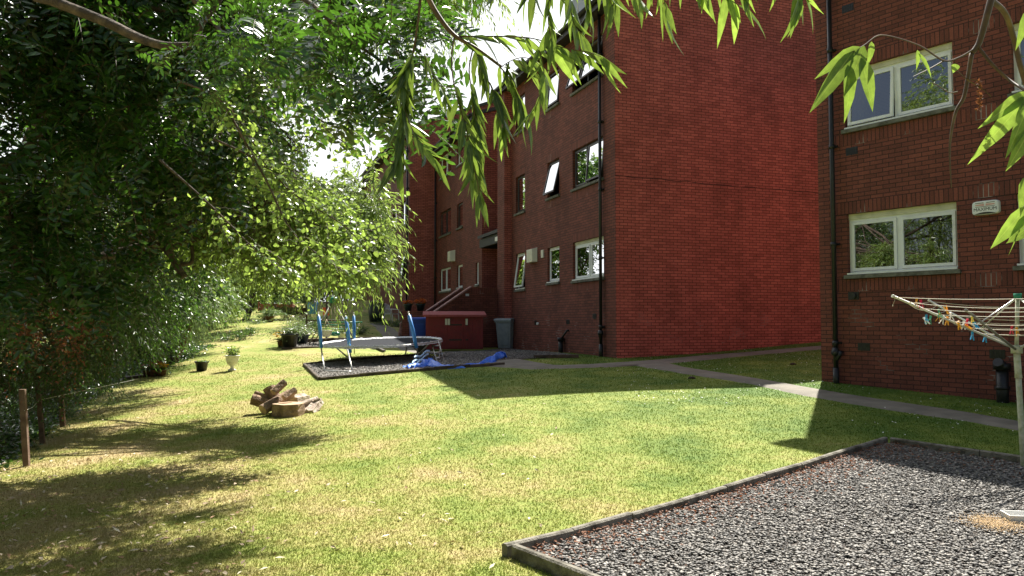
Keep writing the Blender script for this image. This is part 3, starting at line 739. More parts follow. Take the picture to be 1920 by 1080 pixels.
# grass blades, daisies, fallen leaves
def on_lawn(x, y):
    ok = np.ones(x.shape, bool)
    for q in (NEAR, TBED, SB, B2Q): ok &= ~in_quad(x, y, q)
    for up, lo in (PATH_A, PATH_B):
        U = [G(*q) for q in up]; Lw = [G(*q) for q in lo]
        for i in range(len(U) - 1):
            ok &= ~in_quad(x, y, [U[i], U[i + 1], Lw[i + 1], Lw[i]])
    return ok
def scatter(n, d0, d1, px0, px1, power=1.0):
    d = d0 * (d1 / d0) ** (rng.uniform(0, 1, n) ** power)
    px = rng.uniform(px0, px1, n); x = (px - 960) / FPX * d
    k = on_lawn(x, d); return x[k], d[k]
x, y = scatter(330000, 3.9, 22, -60, 2000, 1.25)
n = len(x); z = gz(x, y)
P = np.stack([x, y, z - .004], 1)
D = np.stack([rng.normal(0, .55, n), rng.normal(0, .55, n), np.ones(n)], 1)
LV = Leaves(); hs = rng.uniform(.010, .026, n) * (1 + .03 * y)
LV.add(P, D, rand_unit(n), hs, .0035 * (1 + .16 * y), rng.uniform(0, 1, n))
tag(LV.build('grass', M['blade'], shape='simple', fold=.3), 'short mown grass blades all over the lawn', 'grass', kind='stuff')
def flat_scatter(name, m, x, y, L, Wd, label, cat, dz=.03, tb=.5, lift=.3):
    n = len(x); P = np.stack([x, y, gz(x, y) + dz], 1)
    a = rng.uniform(0, 6.283, n); D = np.stack([np.cos(a), np.sin(a), rng.normal(0, lift, n)], 1)
    N = np.stack([rng.normal(0, .4, n), rng.normal(0, .4, n), np.ones(n)], 1)
    LV = Leaves(); LV.add(P, D, N, L * rng.uniform(.6, 1.3, n), Wd * rng.uniform(.7, 1.3, n), np.clip(rng.normal(tb, .3, n), 0, 1))
    return tag(LV.build(name, M[m], shape='simple'), label, cat, kind='stuff')
x, y = scatter(380, 4.2, 15, -60, 1050, 1.1)
flat_scatter('fallen_leaves', 'leaf_fallen', x, y, .07, .02, 'dry willow leaves scattered over the lawn', 'fallen leaves', .02)
x, y = scatter(700, 4.2, 9, -60, 480, 1.0)
flat_scatter('fallen_leaves', 'leaf_fallen', x, y, .05, .022, 'brown leaf litter on the dappled lawn at lower left', 'fallen leaves', .025, .25)
q = [np.array((p.x, p.y)) for p in NEAR]; s = rng.uniform(0, 1, (1700, 1)) ; t = np.abs(rng.normal(0, .04, (1700, 1)))
Q = (q[0] * (1 - s) + q[1] * s) * (1 - t) + (q[3] * (1 - s) + q[2] * s) * t
flat_scatter('fallen_leaves', 'leaf_brown', Q[:, 0], Q[:, 1], .032, .014, 'orange brown litter along the kerb on the gravel', 'fallen leaves', .045, .7)
s = rng.uniform(.86, 1, (700, 1)); t = rng.uniform(0, .7, (700, 1))
Q = (q[0] * (1 - s) + q[1] * s) * (1 - t) + (q[3] * (1 - s) + q[2] * s) * t
flat_scatter('fallen_leaves', 'leaf_brown', Q[:, 0], Q[:, 1], .035, .015, 'rusty litter at the far shaded end of the gravel', 'fallen leaves', .045, .5)
x, y = scatter(2600, 8.5, 22, 1150, 2000, 1.0); kk = (y > 11.5) | (x > 4.2); x, y = x[kk], y[kk]
cl = np.sin(x * 2.1 + y * .7) + np.sin(y * 1.9 - x) + rng.normal(0, .8, len(x)); k = cl > .6
flat_scatter('daisies', 'petal_white', x[k], y[k], .022, .024, 'small white daisies in the shaded grass by the houses', 'daisies', .04, .5, .1)
x, y = scatter(260, 12, 20, 1150, 1560, 1.0)
flat_scatter('daisies', 'petal_white', x, y, .018, .02, 'sparse daisies on the lawn between the two houses', 'daisies', .035, .5, .1)
# ------------------------------------------------------------------ houses
class Frame:
    """wall plane: s along u, z up, c outwards"""
    def __init__(s, P, u, n): s.P = Vector((P[0], P[1], 0)); s.u = Vector((u[0], u[1], 0)).normalized(); s.n = Vector((n[0], n[1], 0)).normalized()
    def __call__(s, a, z, c=0): return s.P + s.u * a + s.n * c + Vector((0, 0, z))
def box_f(mb, F, a0, a1, z0, z1, c0, c1, m=0):
    mb.para(F(a0, z0, c0), F.u * (a1 - a0), Vector((0, 0, z1 - z0)), F.n * (c1 - c0), m)
def wall_f(mb, F, s0, s1, z0, z1, ops, m=0, depth=.1, ztop=None):
    ss = sorted({s0, s1} | {o[0] for o in ops} | {o[1] for o in ops}); zz = sorted({z0, z1} | {o[2] for o in ops} | {o[3] for o in ops})
    flip = F.u.cross(Vector((0, 0, 1))).dot(F.n) < 0
    for a, b in zip(ss, ss[1:]):
        for c, d in zip(zz, zz[1:]):
            if any(o[0] <= (a + b) / 2 <= o[1] and o[2] <= (c + d) / 2 <= o[3] for o in ops): continue
            p = [F(a, c), F(b, c), F(b, d), F(a, d)]; u = [(a, c), (b, c), (b, d), (a, d)]
            if flip: p.reverse(); u.reverse()
            mb.face(p, u, m)
    for o in ops:
        a, b, c, d = o[:4]
        mb.face([F(a, c), F(a, d), F(a, d, -depth), F(a, c, -depth)], [(0, c), (0, d), (depth, d), (depth, c)], m)
        mb.face([F(b, c), F(b, c, -depth), F(b, d, -depth), F(b, d)], [(0, c), (depth, c), (depth, d), (0, d)], m)
        mb.face([F(a, d), F(b, d), F(b, d, -depth), F(a, d, -depth)], [(a, 0), (b, 0), (b, depth), (a, depth)], m)
        mb.face([F(a, c), F(a, c, -depth), F(b, c, -depth), F(b, c)], [(a, 0), (a, depth), (b, depth), (b, 0)], m)
def window(T, F, s0, s1, z0, z1, fm='upvc', split=(), opens=(), rec=.09, label=None, head=.0, curtain=None, fw=.05, card=None):
    fr = MB(); c0, c1 = -rec - .05, -rec + .01
    zh = z1 - head
    if head: box_f(fr, F, s0, s1, zh, z1, c0, c1 + .02, 1)
    g_ = .045 if fm == 'upvc' else .035
    for a, b, c, d in ((s0, s0 + g_, z0, zh), (s1 - g_, s1, z0, zh), (s0 + g_, s1 - g_, z0, z0 + g_ + .02), (s0 + g_, s1 - g_, zh - g_, zh)):
        box_f(fr, F, a, b, c, d, c0, c1)
    cuts = [s0] + list(split) + [s1]
    for q in split: box_f(fr, F, q - .03, q + .03, z0 + g_ + .02, zh - g_, c0, c1)
    W_ = fr.build('window', [M[fm], M['cream']], T)
    if label: W_['label'] = label
    for i, (a, b) in enumerate(zip(cuts, cuts[1:])):
        a += g_ + .004 if i == 0 else .034; b -= g_ + .004 if i == len(cuts) - 2 else .034
        zb, zt = z0 + g_ + .024, zh - g_ - .004
        ang = opens[i] if i < len(opens) else 0
        H_ = F(0, zt, c1 + .004); H_ = Vector(H_)
        class FF:       # hinged at its top edge
            u = F.u; n = F.n * math.cos(ang) + Vector((0, 0, 1)) * math.sin(ang); k = Vector((0, 0, 1)) * math.cos(ang) - F.n * math.sin(ang)
        def pt(s_, h, c_): return F(s_, zt, c1 + .004) + FF.k * (h - zt) + FF.n * c_
        sm = MB()
        for p, q, c, d in ((a, a + fw, zb, zt), (b - fw, b, zb, zt), (a + fw, b - fw, zb, zb + fw), (a + fw, b - fw, zt - fw, zt)):
            sm.para(pt(p, c, -.03), F.u * (q - p), FF.k * (d - c), FF.n * .045)
        sh = sm.build('sash', M[fm], W_)
        pn = MB(); pn.face([pt(a + fw, zb + fw, -.005), pt(b - fw, zb + fw, -.005), pt(b - fw, zt - fw, -.005), pt(a + fw, zt - fw, -.005)])
        pn.build('pane', M['glass'], W_)
    sl = MB(); box_f(sl, F, s0 - .05, s1 + .05, z0 - .07, z0 - .004, -.06, .06); sl.build('sill', M['sill'], W_)
    if fm == 'upvc':
        s2 = MB(); box_f(s2, F, s0 + .002, s1 - .002, z0 + .001, z0 + .03, -.075, .035); s2.build('cill_board', M['upvc'], W_)
    if curtain:
        cu = MB(); a, b = curtain; k = 24
        for i in range(k):
            x0 = a + (b - a) * i / k; x1 = a + (b - a) * (i + 1) / k; d0, d1 = (.02 * (i % 2), .02 * ((i + 1) % 2))
            cu.face([F(x0, z0, -rec - .16 - d0), F(x1, z0, -rec - .16 - d1), F(x1, z1, -rec - .16 - d1), F(x0, z1, -rec - .16 - d0)])
        cu.build('curtain', M['curtain'], W_)
    if card:
        cd = MB(); box_f(cd, F, card[0], card[1], card[2], card[3], -rec - .14, -rec - .12); cd.build('card', M['ivory'], W_)
    return W_
def soldier(mb, F, a, b, z0, z1, c=.003):
    p = [F(a, z0, c), F(b, z0, c), F(b, z1, c), F(a, z1, c)]; u = [(a, 0), (b, 0), (b, z1 - z0), (a, z1 - z0)]
    if F.u.cross(Vector((0, 0, 1))).dot(F.n) < 0: p.reverse(); u.reverse()
    mb.face(p, u, 0)
def downpipe(T, F, s, z0, z1, r=.042, shoe=True, m='black'):
    mb = MB(); c = .085
    mb.tube([F(s, z0, c), F(s, z1, c)], r, 12)
    z = z0 + .75
    while z < z1: 
        mb.tube([F(s, z - .04, c), F(s, z + .04, c)], r * 1.28, 12); box_f(mb, F, s - .08, s + .08, z - .02, z + .02, -.01, .05); z += 1.8
    if shoe:
        mb.tube([F(s, z0 + .52, c), F(s, z0 + .56, c + .01), F(s, z0 + .66, c)], [.045, .08, .06], 12)
        mb.tube([F(s + .02, z0 + .45, c), F(s + .11, z0 + .6, c)], .04, 10)
        mb.tube([F(s, z0 - .1, c), F(s, z0 + .3, c)], r * 1.3, 12)
    return mb.build('downpipe', M[m], T)
def airbrick(T, F, s, z, m='black'):
    mb = MB(); box_f(mb, F, s - .112, s + .112, z - .07, z + .07, -.01, .006)
    for i in range(6): box_f(mb, F, s - .1 + i * .036, s - .085 + i * .036, z - .06, z + .06, .006, .012)
    return mb.build('air_brick', M[m], T)
def house(name, label, P, u, n, L, depth, z0, ze, zr, ops, wallm='brick', gablem='brick_lit', over=.35, ridge=.5, gable_far=True, group=None):
    """facade from P along u; gable at P runs inwards (-n)"""
    F = Frame(P, u, n); T = thing(name, (P[0], P[1], z0), label, 'house', group)
    mb = MB()
    wall_f(mb, F, 0, L, z0 - .6, ze, ops, 0)
    Gn = Frame(P, -F.n, -F.u)                       # gable facing back along -u
    B_ = Frame(F(L, 0), -F.n, F.u); K = Frame(F(0, 0, -depth), F.u, -F.n)
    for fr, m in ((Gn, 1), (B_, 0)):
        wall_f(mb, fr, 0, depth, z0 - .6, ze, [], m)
        rz = depth * ridge
        p = [fr(0, ze), fr(depth, ze), fr(rz, zr)]; uv = [(0, ze), (depth, ze), (rz, zr)]
        if fr.u.cross(Vector((0, 0, 1))).dot(fr.n) < 0: p.reverse(); uv.reverse()
        mb.face(p, uv, m)
    wall_f(mb, K, 0, L, z0 - .6, ze, [], 0)
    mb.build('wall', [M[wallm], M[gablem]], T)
    rf = MB(); rz = depth * ridge; sl = (zr - ze) / rz; sl2 = (zr - ze) / (depth - rz)
    def rp(a, d, up): return F(a, (ze + d * sl if d <= rz else zr - (d - rz) * sl2) + up, -d)
    for d0, d1 in ((-over, rz), (rz, depth + over)):
        o = [rp(-.12, d0, .0), rp(L + .12, d0, .0), rp(L + .12, d1, .0), rp(-.12, d1, .0)]
        t = [rp(-.12, d0, .14), rp(L + .12, d0, .14), rp(L + .12, d1, .14), rp(-.12, d1, .14)]
        rf.face(o); rf.face(t[::-1])
        for i in range(4): rf.face([o[i], o[(i + 1) % 4], t[(i + 1) % 4], t[i]])
    R_ = rf.build('roof', M['rooftile'], T)
    fa = MB(); zf = ze - over * sl
    box_f(fa, F, -.14, L + .14, zf - .16, zf + .1, over + .005, over + .03)
    box_f(fa, F, -.1, L + .1, zf - .13, zf - .11, .01, over)
    fa.build('fascia', M['fascia'], R_)
    gt = MB(); gt.tube([F(-.15, zf + .02, over + .09), F(L + .15, zf + .02, over + .09)], .06, 10); gt.build('gutter', M['fascia'], R_)
    return T, F
# house A, on the right
A0 = (5.75, 14.32); uA = (.589, -.808); nA = (-.808, -.589)
wa = [(.56, 2.44, 2.43, 3.53), (.56, 2.44, 5.08, 6.17), (3.30, 4.9, 2.43, 3.53), (3.30, 4.9, 5.08, 6.17)]
hA, FA = house('brick_house', 'brown-red brick house at the right edge with white double windows and an alarm box', A0, uA, nA, 8.5, 9.0, .3, 8.35, 9.6, wa, 'brick', 'brick_lit', over=.3)
window(hA, FA, *wa[0], split=(1.46,), head=.1, label='white double window of the ground floor, left of the alarm box')
window(hA, FA, *wa[1], split=(1.47,), opens=(.07, 0), head=.1, card=(2.0, 2.28, 5.17, 5.45), curtain=(.58, 1.0), label='white double window upstairs with its left sash tilted open')
window(hA, FA, *wa[2], split=(4.1,), head=.1, label='white window cut by the right edge, ground floor')
window(hA, FA, *wa[3], split=(4.1,), head=.1, label='white window cut by the right edge, upstairs')
for z0_, z1_ in ((3.533, 3.765), (6.173, 6.405), (2.13, 2.355), (4.78, 5.005)):
    sd = MB(); soldier(sd, FA, .33, 5.0, z0_, z1_); sd.build('soldier_course', M['soldier'], hA)
downpipe(hA, FA, .34, .45, 8.1)
for s_, z_ in ((.68, 4.67), (.66, 7.31), (.83, 1.14), (2.98, 1.08)): airbrick(hA, FA, s_, z_)
mb = MB(); mb.tube([FA(.66, 2.05, -.02), FA(.66, 2.05, .05)], .055, 14); box_f(mb, FA, .56, .76, 1.98, 2.12, -.01, .012); mb.build('waste_outlet', M['black'], hA)
mb = MB(); mb.tube([FA(3.09, .2, .13), FA(3.09, .85, .13)], .085, 14); mb.tube([FA(3.09, .85, .13), FA(3.09, .95, .13)], .12, 14); mb.tube([FA(3.09, .55, .13), FA(3.09, .6, .13)], .1, 14)
mb.tube([FA(3.09, .9, .13), FA(3.09, .97, .27)], [.09, .07], 12); mb.build('soil_pipe_stub', M['black'], hA)

# house B, near block of the terrace
B0 = (2.63, 19.4); uB = (-.337, .9415); nB = (-.9415, -.337)
wb = []
for z0_, z1_ in ((2.77, 3.86), (5.39, 6.51), (8.17, 9.28)): wb += [(.68, 2.64, z0_, z1_), (3.62, 4.55, z0_ + .03, z1_ + .02), (6.52, 7.42, z0_ - .06, z1_ + .08)]
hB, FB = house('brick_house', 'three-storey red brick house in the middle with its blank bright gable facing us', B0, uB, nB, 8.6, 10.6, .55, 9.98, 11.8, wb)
names = ['ground floor double window beside the downpipe', 'ground floor narrow window between double window and vent', 'ground floor left window hanging open', 'middle floor dark double window beside the downpipe',
         'middle floor narrow dark window tilted open', 'middle floor left dark window', 'top floor double window reflecting the sky', 'top floor narrow window behind leaves', 'top floor left window behind leaves']
for i, o in enumerate(wb):
    fm = 'upvc' if i < 3 else 'darkframe'
    kw = {}
    if i % 3 == 0: kw['split'] = (1.62,) if i == 0 else (1.75,)
    if i == 2: kw['opens'] = (.14,)
    if i == 3: kw['opens'] = (.1, 0)
    if i == 4: kw['opens'] = (.24,); 
    if i == 6: kw['opens'] = (.28, .3)
    if i == 7: kw['opens'] = (.1,)
    if i == 5: kw['curtain'] = (6.55, 6.95)
    if i == 1: kw['curtain'] = (3.66, 4.5)
    if i == 0: kw['head'] = .08
    window(hB, FB, *o, fm=fm, label=names[i], **kw)
for a, b, c, d in wb:
    for q0, q1 in ((d + .003, d + .225), (c - .30, c - .075)): sd = MB(); soldier(sd, FB, a - .1, b + .1, q0, q1); sd.build('soldier_course', M['soldier'], hB)
downpipe(hB, FB, .70, .72, 9.75)
mb = MB(); box_f(mb, FB, 7.85, 8.6, .2, 9.7, 0.0, .26)
for f_i in range(len(mb.uv)): pass
# pier at the far end of the near block, with brick courses on both visible faces
mb = MB()
Pf = Frame(FB(7.85, 0, .27), uB, nB); wall_f(mb, Pf, 0, .75, .1, 9.72, [], 0)
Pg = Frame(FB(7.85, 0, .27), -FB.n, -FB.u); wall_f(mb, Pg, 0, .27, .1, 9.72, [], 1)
Pq = Frame(FB(8.6, 0, .27), -FB.n, FB.u); wall_f(mb, Pq, 0, .27, .1, 9.72, [], 0)
mb.face([FB(7.85, 9.72, 0), FB(8.6, 9.72, 0), FB(8.6, 9.72, .27), FB(7.85, 9.72, .27)])
mb.build('pier', [M['brick'], M['brick_lit']], hB)
mb = MB(); mb.tube([FB(3.3, .6, .1), FB(3.3, 1.05, .1)], .07, 12); mb.tube([FB(3.3, 1.05, .1), FB(3.3, 1.15, .1)], .1, 12); mb.tube([FB(3.22, 1.1, .12), FB(2.95, 1.35, .06), FB(2.95, 1.35, -.02)], .035, 10)
mb.build('waste_pipe', M['black'], hB)
for s_, z_ in ((1.25, 1.75), (3.0, 1.6), (5.55, 1.58)): airbrick(hB, FB, s_, z_)
mb = MB(); mb.tube([FB(5.3, 1.55, -.01), FB(5.3, 1.55, .06)], .04, 12); mb.build('overflow_outlet', M['paint'], hB)
# crack-like expansion joint across the gable
Gf = Frame(B0, -FB.n, -FB.u)
mb = MB(); prev = None
for i in range(41):
    s = 10.5 * i / 40; z = 5.31 - .012 * s + .012 * math.sin(i * 1.7) * (i % 3)
    if prev: 
        (a, b) = prev; mb.face([Gf(a, b - .009, .002), Gf(s, z - .009, .002), Gf(s, z + .009, .002), Gf(a, b + .009, .002)])
    prev = (s, z)
mb.build('joint_crack', mat('dark_joint', (.03, .012, .01), .9), hB)
# entrance bay between the blocks (recessed), with door and canopy
eb = thing('entrance_bay', FB(8.6, .7, -1.6), 'recessed stair entrance with black canopy between the near and the second house', 'entrance')
Fe = Frame(FB(8.6, 0, -1.5), uB, nB)
mb = MB(); wall_f(mb, Fe, 0, 2.7, .3, 10.0, [(.3, 1.25, 2.6, 4.55)], 0, .12); mb.build('wall', M['brick'], eb)
mb = MB(); box_f(mb, Fe, .3, 1.25, 2.6, 4.55, -.12, -.08); mb.build('door', M['door'], eb)
mb = MB()
for c0_, z0_, c1_, z1_ in ((.02, 5.35, 1.7, 4.85),):
    a0, a1 = -.0, 2.66
    lo = [Fe(a0, z1_, c1_), Fe(a1, z1_, c1_), Fe(a1, z0_, c0_), Fe(a0, z0_, c0_)]; hi = [p + Vector((0, 0, .12)) for p in lo]
    mb.face(lo[::-1]); mb.face(hi)
    for i in range(4): mb.face([lo[i], lo[(i + 1) % 4], hi[(i + 1) % 4], hi[i]])
box_f(mb, Fe, 0, 2.66, 4.5, 4.84, 1.5, 1.62); box_f(mb, Fe, .0, .06, 4.5, 4.95, .05, 1.5); box_f(mb, Fe, 2.6, 2.66, 4.5, 4.95, .05, 1.5)
mb.build('canopy', M['fascia'], eb)
mb = MB(); box_f(mb, Fe, .1, .5, 4.55, 4.7, 1.63, 1.7); mb.build('lamp', M['paint'], eb)
mb = MB(); box_f(mb, Fe, -.3, 3.0, 9.9, 10.1, -3, .5); mb.build('roof', M['rooftile'], eb)

# second block
P2 = FB(11.3, 0, 0); w2 = []
for z0_, z1_ in ((3.04, 4.12), (5.66, 6.8), (8.4, 9.45)): w2 += [(4.67, 6.65, z0_, z1_), (2.75, 3.65, z0_ + .04, z1_ - .03)]
w2 += [(.42, .84, 3.1, 4.0)]
h2, F2 = house('brick_house', 'second brick house of the terrace, lower, with stairs climbing to its door', (P2.x, P2.y), uB, nB, 7.4, 9.2, .8, 9.85, 11.3, w2, over=.45)
n2 = ['white double window on the ground floor', 'white narrow window on the ground floor', 'dark double window on the middle floor', 'dark narrow window on the middle floor', 'pale double window under the eaves', 'pale narrow window under the eaves', 'slim white window beside the stairs']
for i, o in enumerate(w2):
    window(h2, F2, *o, fm='darkframe' if i in (2, 3) else 'upvc', split=((o[0] + o[1]) / 2,) if i in (0, 2, 4) else (), label=n2[i], fw=.04)
downpipe(h2, F2, 7.25, 1.2, 9.6, shoe=False)
# third block: projects forward and is taller
P3 = FB(18.7, 0, 1.32); w3 = []
for z0_, z1_ in ((3.75, 4.95), (6.4, 7.6), (9.1, 10.2)): w3 += [(.45, 2.0, z0_, z1_), (3.2, 4.1, z0_, z1_)]
h3, F3 = house('brick_house', 'third brick house of the terrace, taller and standing forward, half behind the willow', (P3.x, P3.y), uB, nB, 12, 11.5, 1.6, 10.95, 13.2, w3, over=.4)
for i, o in enumerate(w3): window(h3, F3, *o, fm='darkframe', split=((o[0] + o[1]) / 2,) if i % 2 == 0 else (), label='dark window of the far house, %s of the %s floor' % (('nearer one', 'farther one')[i % 2], ('ground', 'middle', 'top')[i // 2]), fw=.04, opens=(.0, .15) if i == 0 else ())
downpipe(h3, F3, .12, 1.9, 10.7, shoe=False)
# fourth block farther on, glimpsed through the leaves
P4 = F3(12.2, 0, -.9)
w4 = [(1.5, 3, 4.9, 6.1), (5, 6.5, 4.9, 6.1), (1.5, 3, 7.6, 8.8), (5, 6.5, 7.6, 8.8)]
h4, F4 = house('brick_house', 'farthest brick house, glimpsed through the willow leaves', (P4.x, P4.y), uB, nB, 12, 10, 2.4, 11.6, 13.4, w4, over=.4)
for i, o in enumerate(w4): window(h4, F4, *o, fm='darkframe', label='window of the farthest house, %s, %s' % (('lower', 'upper')[i // 2], ('near', 'far')[i % 2]))

# wall-mounted boxes
def text_mesh(s, size):
    cu = bpy.data.curves.new('t', 'FONT'); cu.body = s; cu.size = size; cu.align_x = 'CENTER'; cu.extrude = .001
    ob = bpy.data.objects.new('t', cu); COL.objects.link(ob)
    dg = bpy.context.evaluated_depsgraph_get(); me = bpy.data.meshes.new_from_object(ob.evaluated_get(dg))
    V = [v.co.copy() for v in me.vertices]; Fc = [list(p.vertices) for p in me.polygons]
    bpy.data.objects.remove(ob); return V, Fc
bx0, bx1, bz0, bz1 = 2.70, 3.09, 3.255, 3.475
ab = thing('alarm_box', FA(2.9, 3.25, 0), 'white burglar alarm box with black MAXIMUM lettering on the right house', 'alarm box')
mb = MB(); cx_ = (bx0 + bx1) / 2; cz_ = (bz0 + bz1) / 2; hw, hh = (bx1 - bx0) / 2, (bz1 - bz0) / 2
ring = []
for k in range(28):
    a = 2 * math.pi * k / 28; ca, sa = math.cos(a), math.sin(a)
    ring.append((cx_ + hw * math.copysign(abs(ca) ** .35, ca), cz_ + hh * math.copysign(abs(sa) ** .35, sa)))
lv = [(0, 1.0), (.055, 1.0), (.07, .96), (.075, .9)]
rows = [[FA(cx_ + (x - cx_) * sc_, cz_ + (z - cz_) * sc_, c) for x, z in ring] for c, sc_ in lv]
for a, b in zip(rows, rows[1:]):
    for k in range(28): mb.face([a[k], a[(k + 1) % 28], b[(k + 1) % 28], b[k]])
mb.face(rows[-1]); mb.build('casing', M['upvc'], ab)
V_, F_ = text_mesh('MAXIMUM', .072)
mb = MB()
for f_ in F_: mb.face([FA(cx_ - V_[i].x * -1 * 1.0, bz0 + .062 + V_[i].y, .0765 + V_[i].z) for i in f_])
mb.build('lettering', M['print_black'], ab)
mb = MB()
for z_, h_ in ((bz0 + .182, .008), (bz0 + .124, .006)):
    for a_, b_ in ((-.14, -.02), (.02, .14)) if h_ == .008 else ((-.14, .14),): box_f(mb, FA, cx_ + a_, cx_ + b_, z_, z_ + h_, .075, .078)
mb.build('logo_bars', M['print_black'], ab)
mb = MB(); zc_ = bz0 + .155
for sg in (-1, 1): mb.face([FA(cx_ + sg * .14, zc_ + .008, .077), FA(cx_ + sg * .14, zc_ - .008, .077), FA(cx_ + sg * .012, zc_ - .018, .077), FA(cx_ + sg * .012, zc_ + .018, .077)][::(1 if sg > 0 else -1)])
mb.build('logo_diamond', M['print_pink'], ab)
mb = MB()
k = 14
for i in range(k):
    x0_ = -.155 + .31 * i / k; x1_ = -.155 + .31 * (i + 1) / k
    h0, h1 = [.012 + .028 * (1 - (x / .155) ** 2) for x in (x0_, x1_)]
    mb.face([FA(cx_ + x0_, bz0 + .010, .0768), FA(cx_ + x1_, bz0 + .010, .0768), FA(cx_ + x1_, bz0 + h1, .0768), FA(cx_ + x0_, bz0 + h0, .0768)])
mb.build('strobe_lens', M['print_black'], ab)
def flue(name, F, s, z, w, h, d, label):
    T = thing(name, F(s, z, 0), label, 'flue box')
    mb = MB(); p = .6
    a = [F(s - w / 2, z - h / 2, 0), F(s + w / 2, z - h / 2, 0), F(s + w / 2, z + h / 2, 0), F(s - w / 2, z + h / 2, 0)]
    b = [F(s - w / 2 * .8, z - h / 2, d), F(s + w / 2 * .8, z - h / 2, d), F(s + w / 2 * .8, z + h / 2 * .8, d), F(s - w / 2 * .8, z + h / 2 * .8, d)]
    mb.face(b)
    for i in range(4): mb.face([a[i], a[(i + 1) % 4], b[(i + 1) % 4], b[i]])
    mb.build('cover', M['ivory'], T, bevel=.008)
    mb = MB()
    for i in range(4): box_f(mb, F, s - w * .28, s + w * .28, z - h * .3 + i * h * .16, z - h * .25 + i * h * .16, d, d + .006)
    mb.build('louvre', M['print_black'] if name == 'x' else M['ivory'], T)
flue('flue_box', FB, 5.72, 3.76, .62, .46, .16, 'cream boiler flue cover between two ground floor windows of the middle house')
mb = MB(); box_f(mb, FB, 4.82, 5.0, 3.62, 3.86, 0.001, .04); tag(mb.build('meter_vent', M['ivory'], None, FB(4.9, 3.6)), 'small cream vent right of the flue cover on the middle house', 'vent')
flue('flue_box', F2, 4.2, 4.55, .55, .5, .22, 'white flue cover above the ground floor windows of the second house')
flue('flue_box', F3, 5.2, 5.4, .55, .5, .25, 'white flue cover on the far house beside the willow')
# satellite dish on the eaves
dp = W(1088, 14, 21.2)
ds = thing('satellite_dish', dp, 'pale grey satellite dish at the eaves of the middle house', 'satellite dish')
mb = MB(); nrm_ = Vector((-.25, -.85, .35)).normalized(); ux_ = nrm_.cross(Vector((0, 0, 1))).normalized(); uy_ = ux_.cross(nrm_)
for i in range(5):
    for k in range(20):
        q = []
        for ii, kk in ((i, k), (i + 1, k), (i + 1, k + 1), (i, k + 1)):
            r = .33 * ii / 5; a = 2 * math.pi * kk / 20; q.append(dp + ux_ * r * math.cos(a) + uy_ * r * 1.1 * math.sin(a) + nrm_ * (.5 * r * r))
        mb.face(q, smooth=True)
mb.build('reflector', M['chalk'], ds)
mb = MB(); mb.tube([dp - uy_ * .33, dp - uy_ * .3 + nrm_ * .25, dp - uy_ * .02 + nrm_ * .42], .012, 8); mb.tube([dp + nrm_ * .4, dp + nrm_ * .46], .03, 10)
mb.tube([dp - nrm_ * .02, dp - nrm_ * .2 - Vector((0, 0, .15)), FB(2.3, 9.85, .35)], .02, 8); mb.build('feed_arm', M['alu'], ds)
mb = MB(); mb.tube([FB(.95, 9.35, .22), FB(.95, 11.2, .22)], .022, 8)
tag(mb.build('aerial_mast', M['dulltube'], None, FB(.95, 9.4, .2)), 'thin grey aerial pole at the top corner of the middle house', 'aerial mast')

# stairs up to the second house, with two copings, landing wall
FS = Frame(FB(8.6, 0, 0), uB, nB)
def onwall(F, px, py):
    r = ray(px, py); O = F.P; k = (O.x * F.n.x + O.y * F.n.y) / (r.x * F.n.x + r.y * F.n.y)
    p = Vector((0, 0, CAM_Z)) + r * k
    return (p - O).dot(F.u), p.z
SN = Frame(FB(8.64, 0, 0), nB, -Vector((uB[0], uB[1], 0)).normalized())      # near side wall plane, facing the lawn
st = thing('brick_staircase', SN(1.5, .9, 0), 'brick stairs with two pale sloping copings behind the red shed', 'staircase')
def quadwall(mb, F, c, th, pts, m=0):
    a = [F(s, z, c) for s, z in pts]; b = [F(s, z, c - th) for s, z in pts]; uv = [(s, z) for s, z in pts]
    mb.face(a, uv, m); mb.face(b[::-1], uv[::-1], m)
    for i in range(len(pts)):
        j = (i + 1) % len(pts); l = math.dist(pts[i], pts[j]); mb.face([a[i], b[i], b[j], a[j]], [(0, 0), (th, 0), (th, l), (0, l)], m)
cA, zA = onwall(SN, 884, 539); cB, zB = onwall(SN, 818, 584)
sl__ = (zA - zB) / (cB - cA); cE = cB + .75; zE = zA - sl__ * (cE - cA); gz0 = .3; wst = 1.35
for nm, c in (('side_wall', 0), ('side_wall', -wst)):
    mb = MB(); quadwall(mb, SN, c, .22, [(cA, gz0), (cE, gz0), (cE, zE), (cA, zA)]); mb.build(nm, M['brick'], st)
    mb = MB(); quadwall(mb, SN, c + .03, .28, [(cA, zA + .003), (cE, zE + .003), (cE, zE + .055), (cA, zA + .055)]); mb.build('coping', M['coping'], st)
mb = MB(); quadwall(mb, SN, 0, .22, [(.003, gz0), (cA - .003, gz0), (cA - .003, zA), (.003, zA)]); mb.build('landing_wall', M['brick'], st)
mb = MB(); soldier(mb, SN, .003, cA - .003, zA - .22, zA, .004); mb.build('soldier_course', M['soldier'], st)
mb = MB(); k = 8
for i in range(k):
    c0_ = cA + (cE - cA) * i / k; c1_ = cA + (cE - cA) * (i + 1) / k; zz_ = zA - .9 - sl__ * (c0_ - cA)
    mb.para(SN(c0_ + .001, gz0, -.225), SN.u * (c1_ - c0_ - .002), Vector((0, 0, max(zz_ - gz0, .05))), SN.n * -(wst - .235))
mb.build('steps', M['conc'], st)
mb = MB(); mb.para(SN(.0, gz0, -.225), SN.u * (cA - .01), Vector((0, 0, zA - .88 - gz0)), SN.n * -(wst - .235)); mb.build('landing', M['conc'], st)
mb = MB(); q = onwall(SN, 876, 553); box_f(mb, SN, q[0] - .06, q[0] + .06, q[1] - .04, q[1] + .04, .001, .02); mb.build('wall_plate', M['chalk'], st)
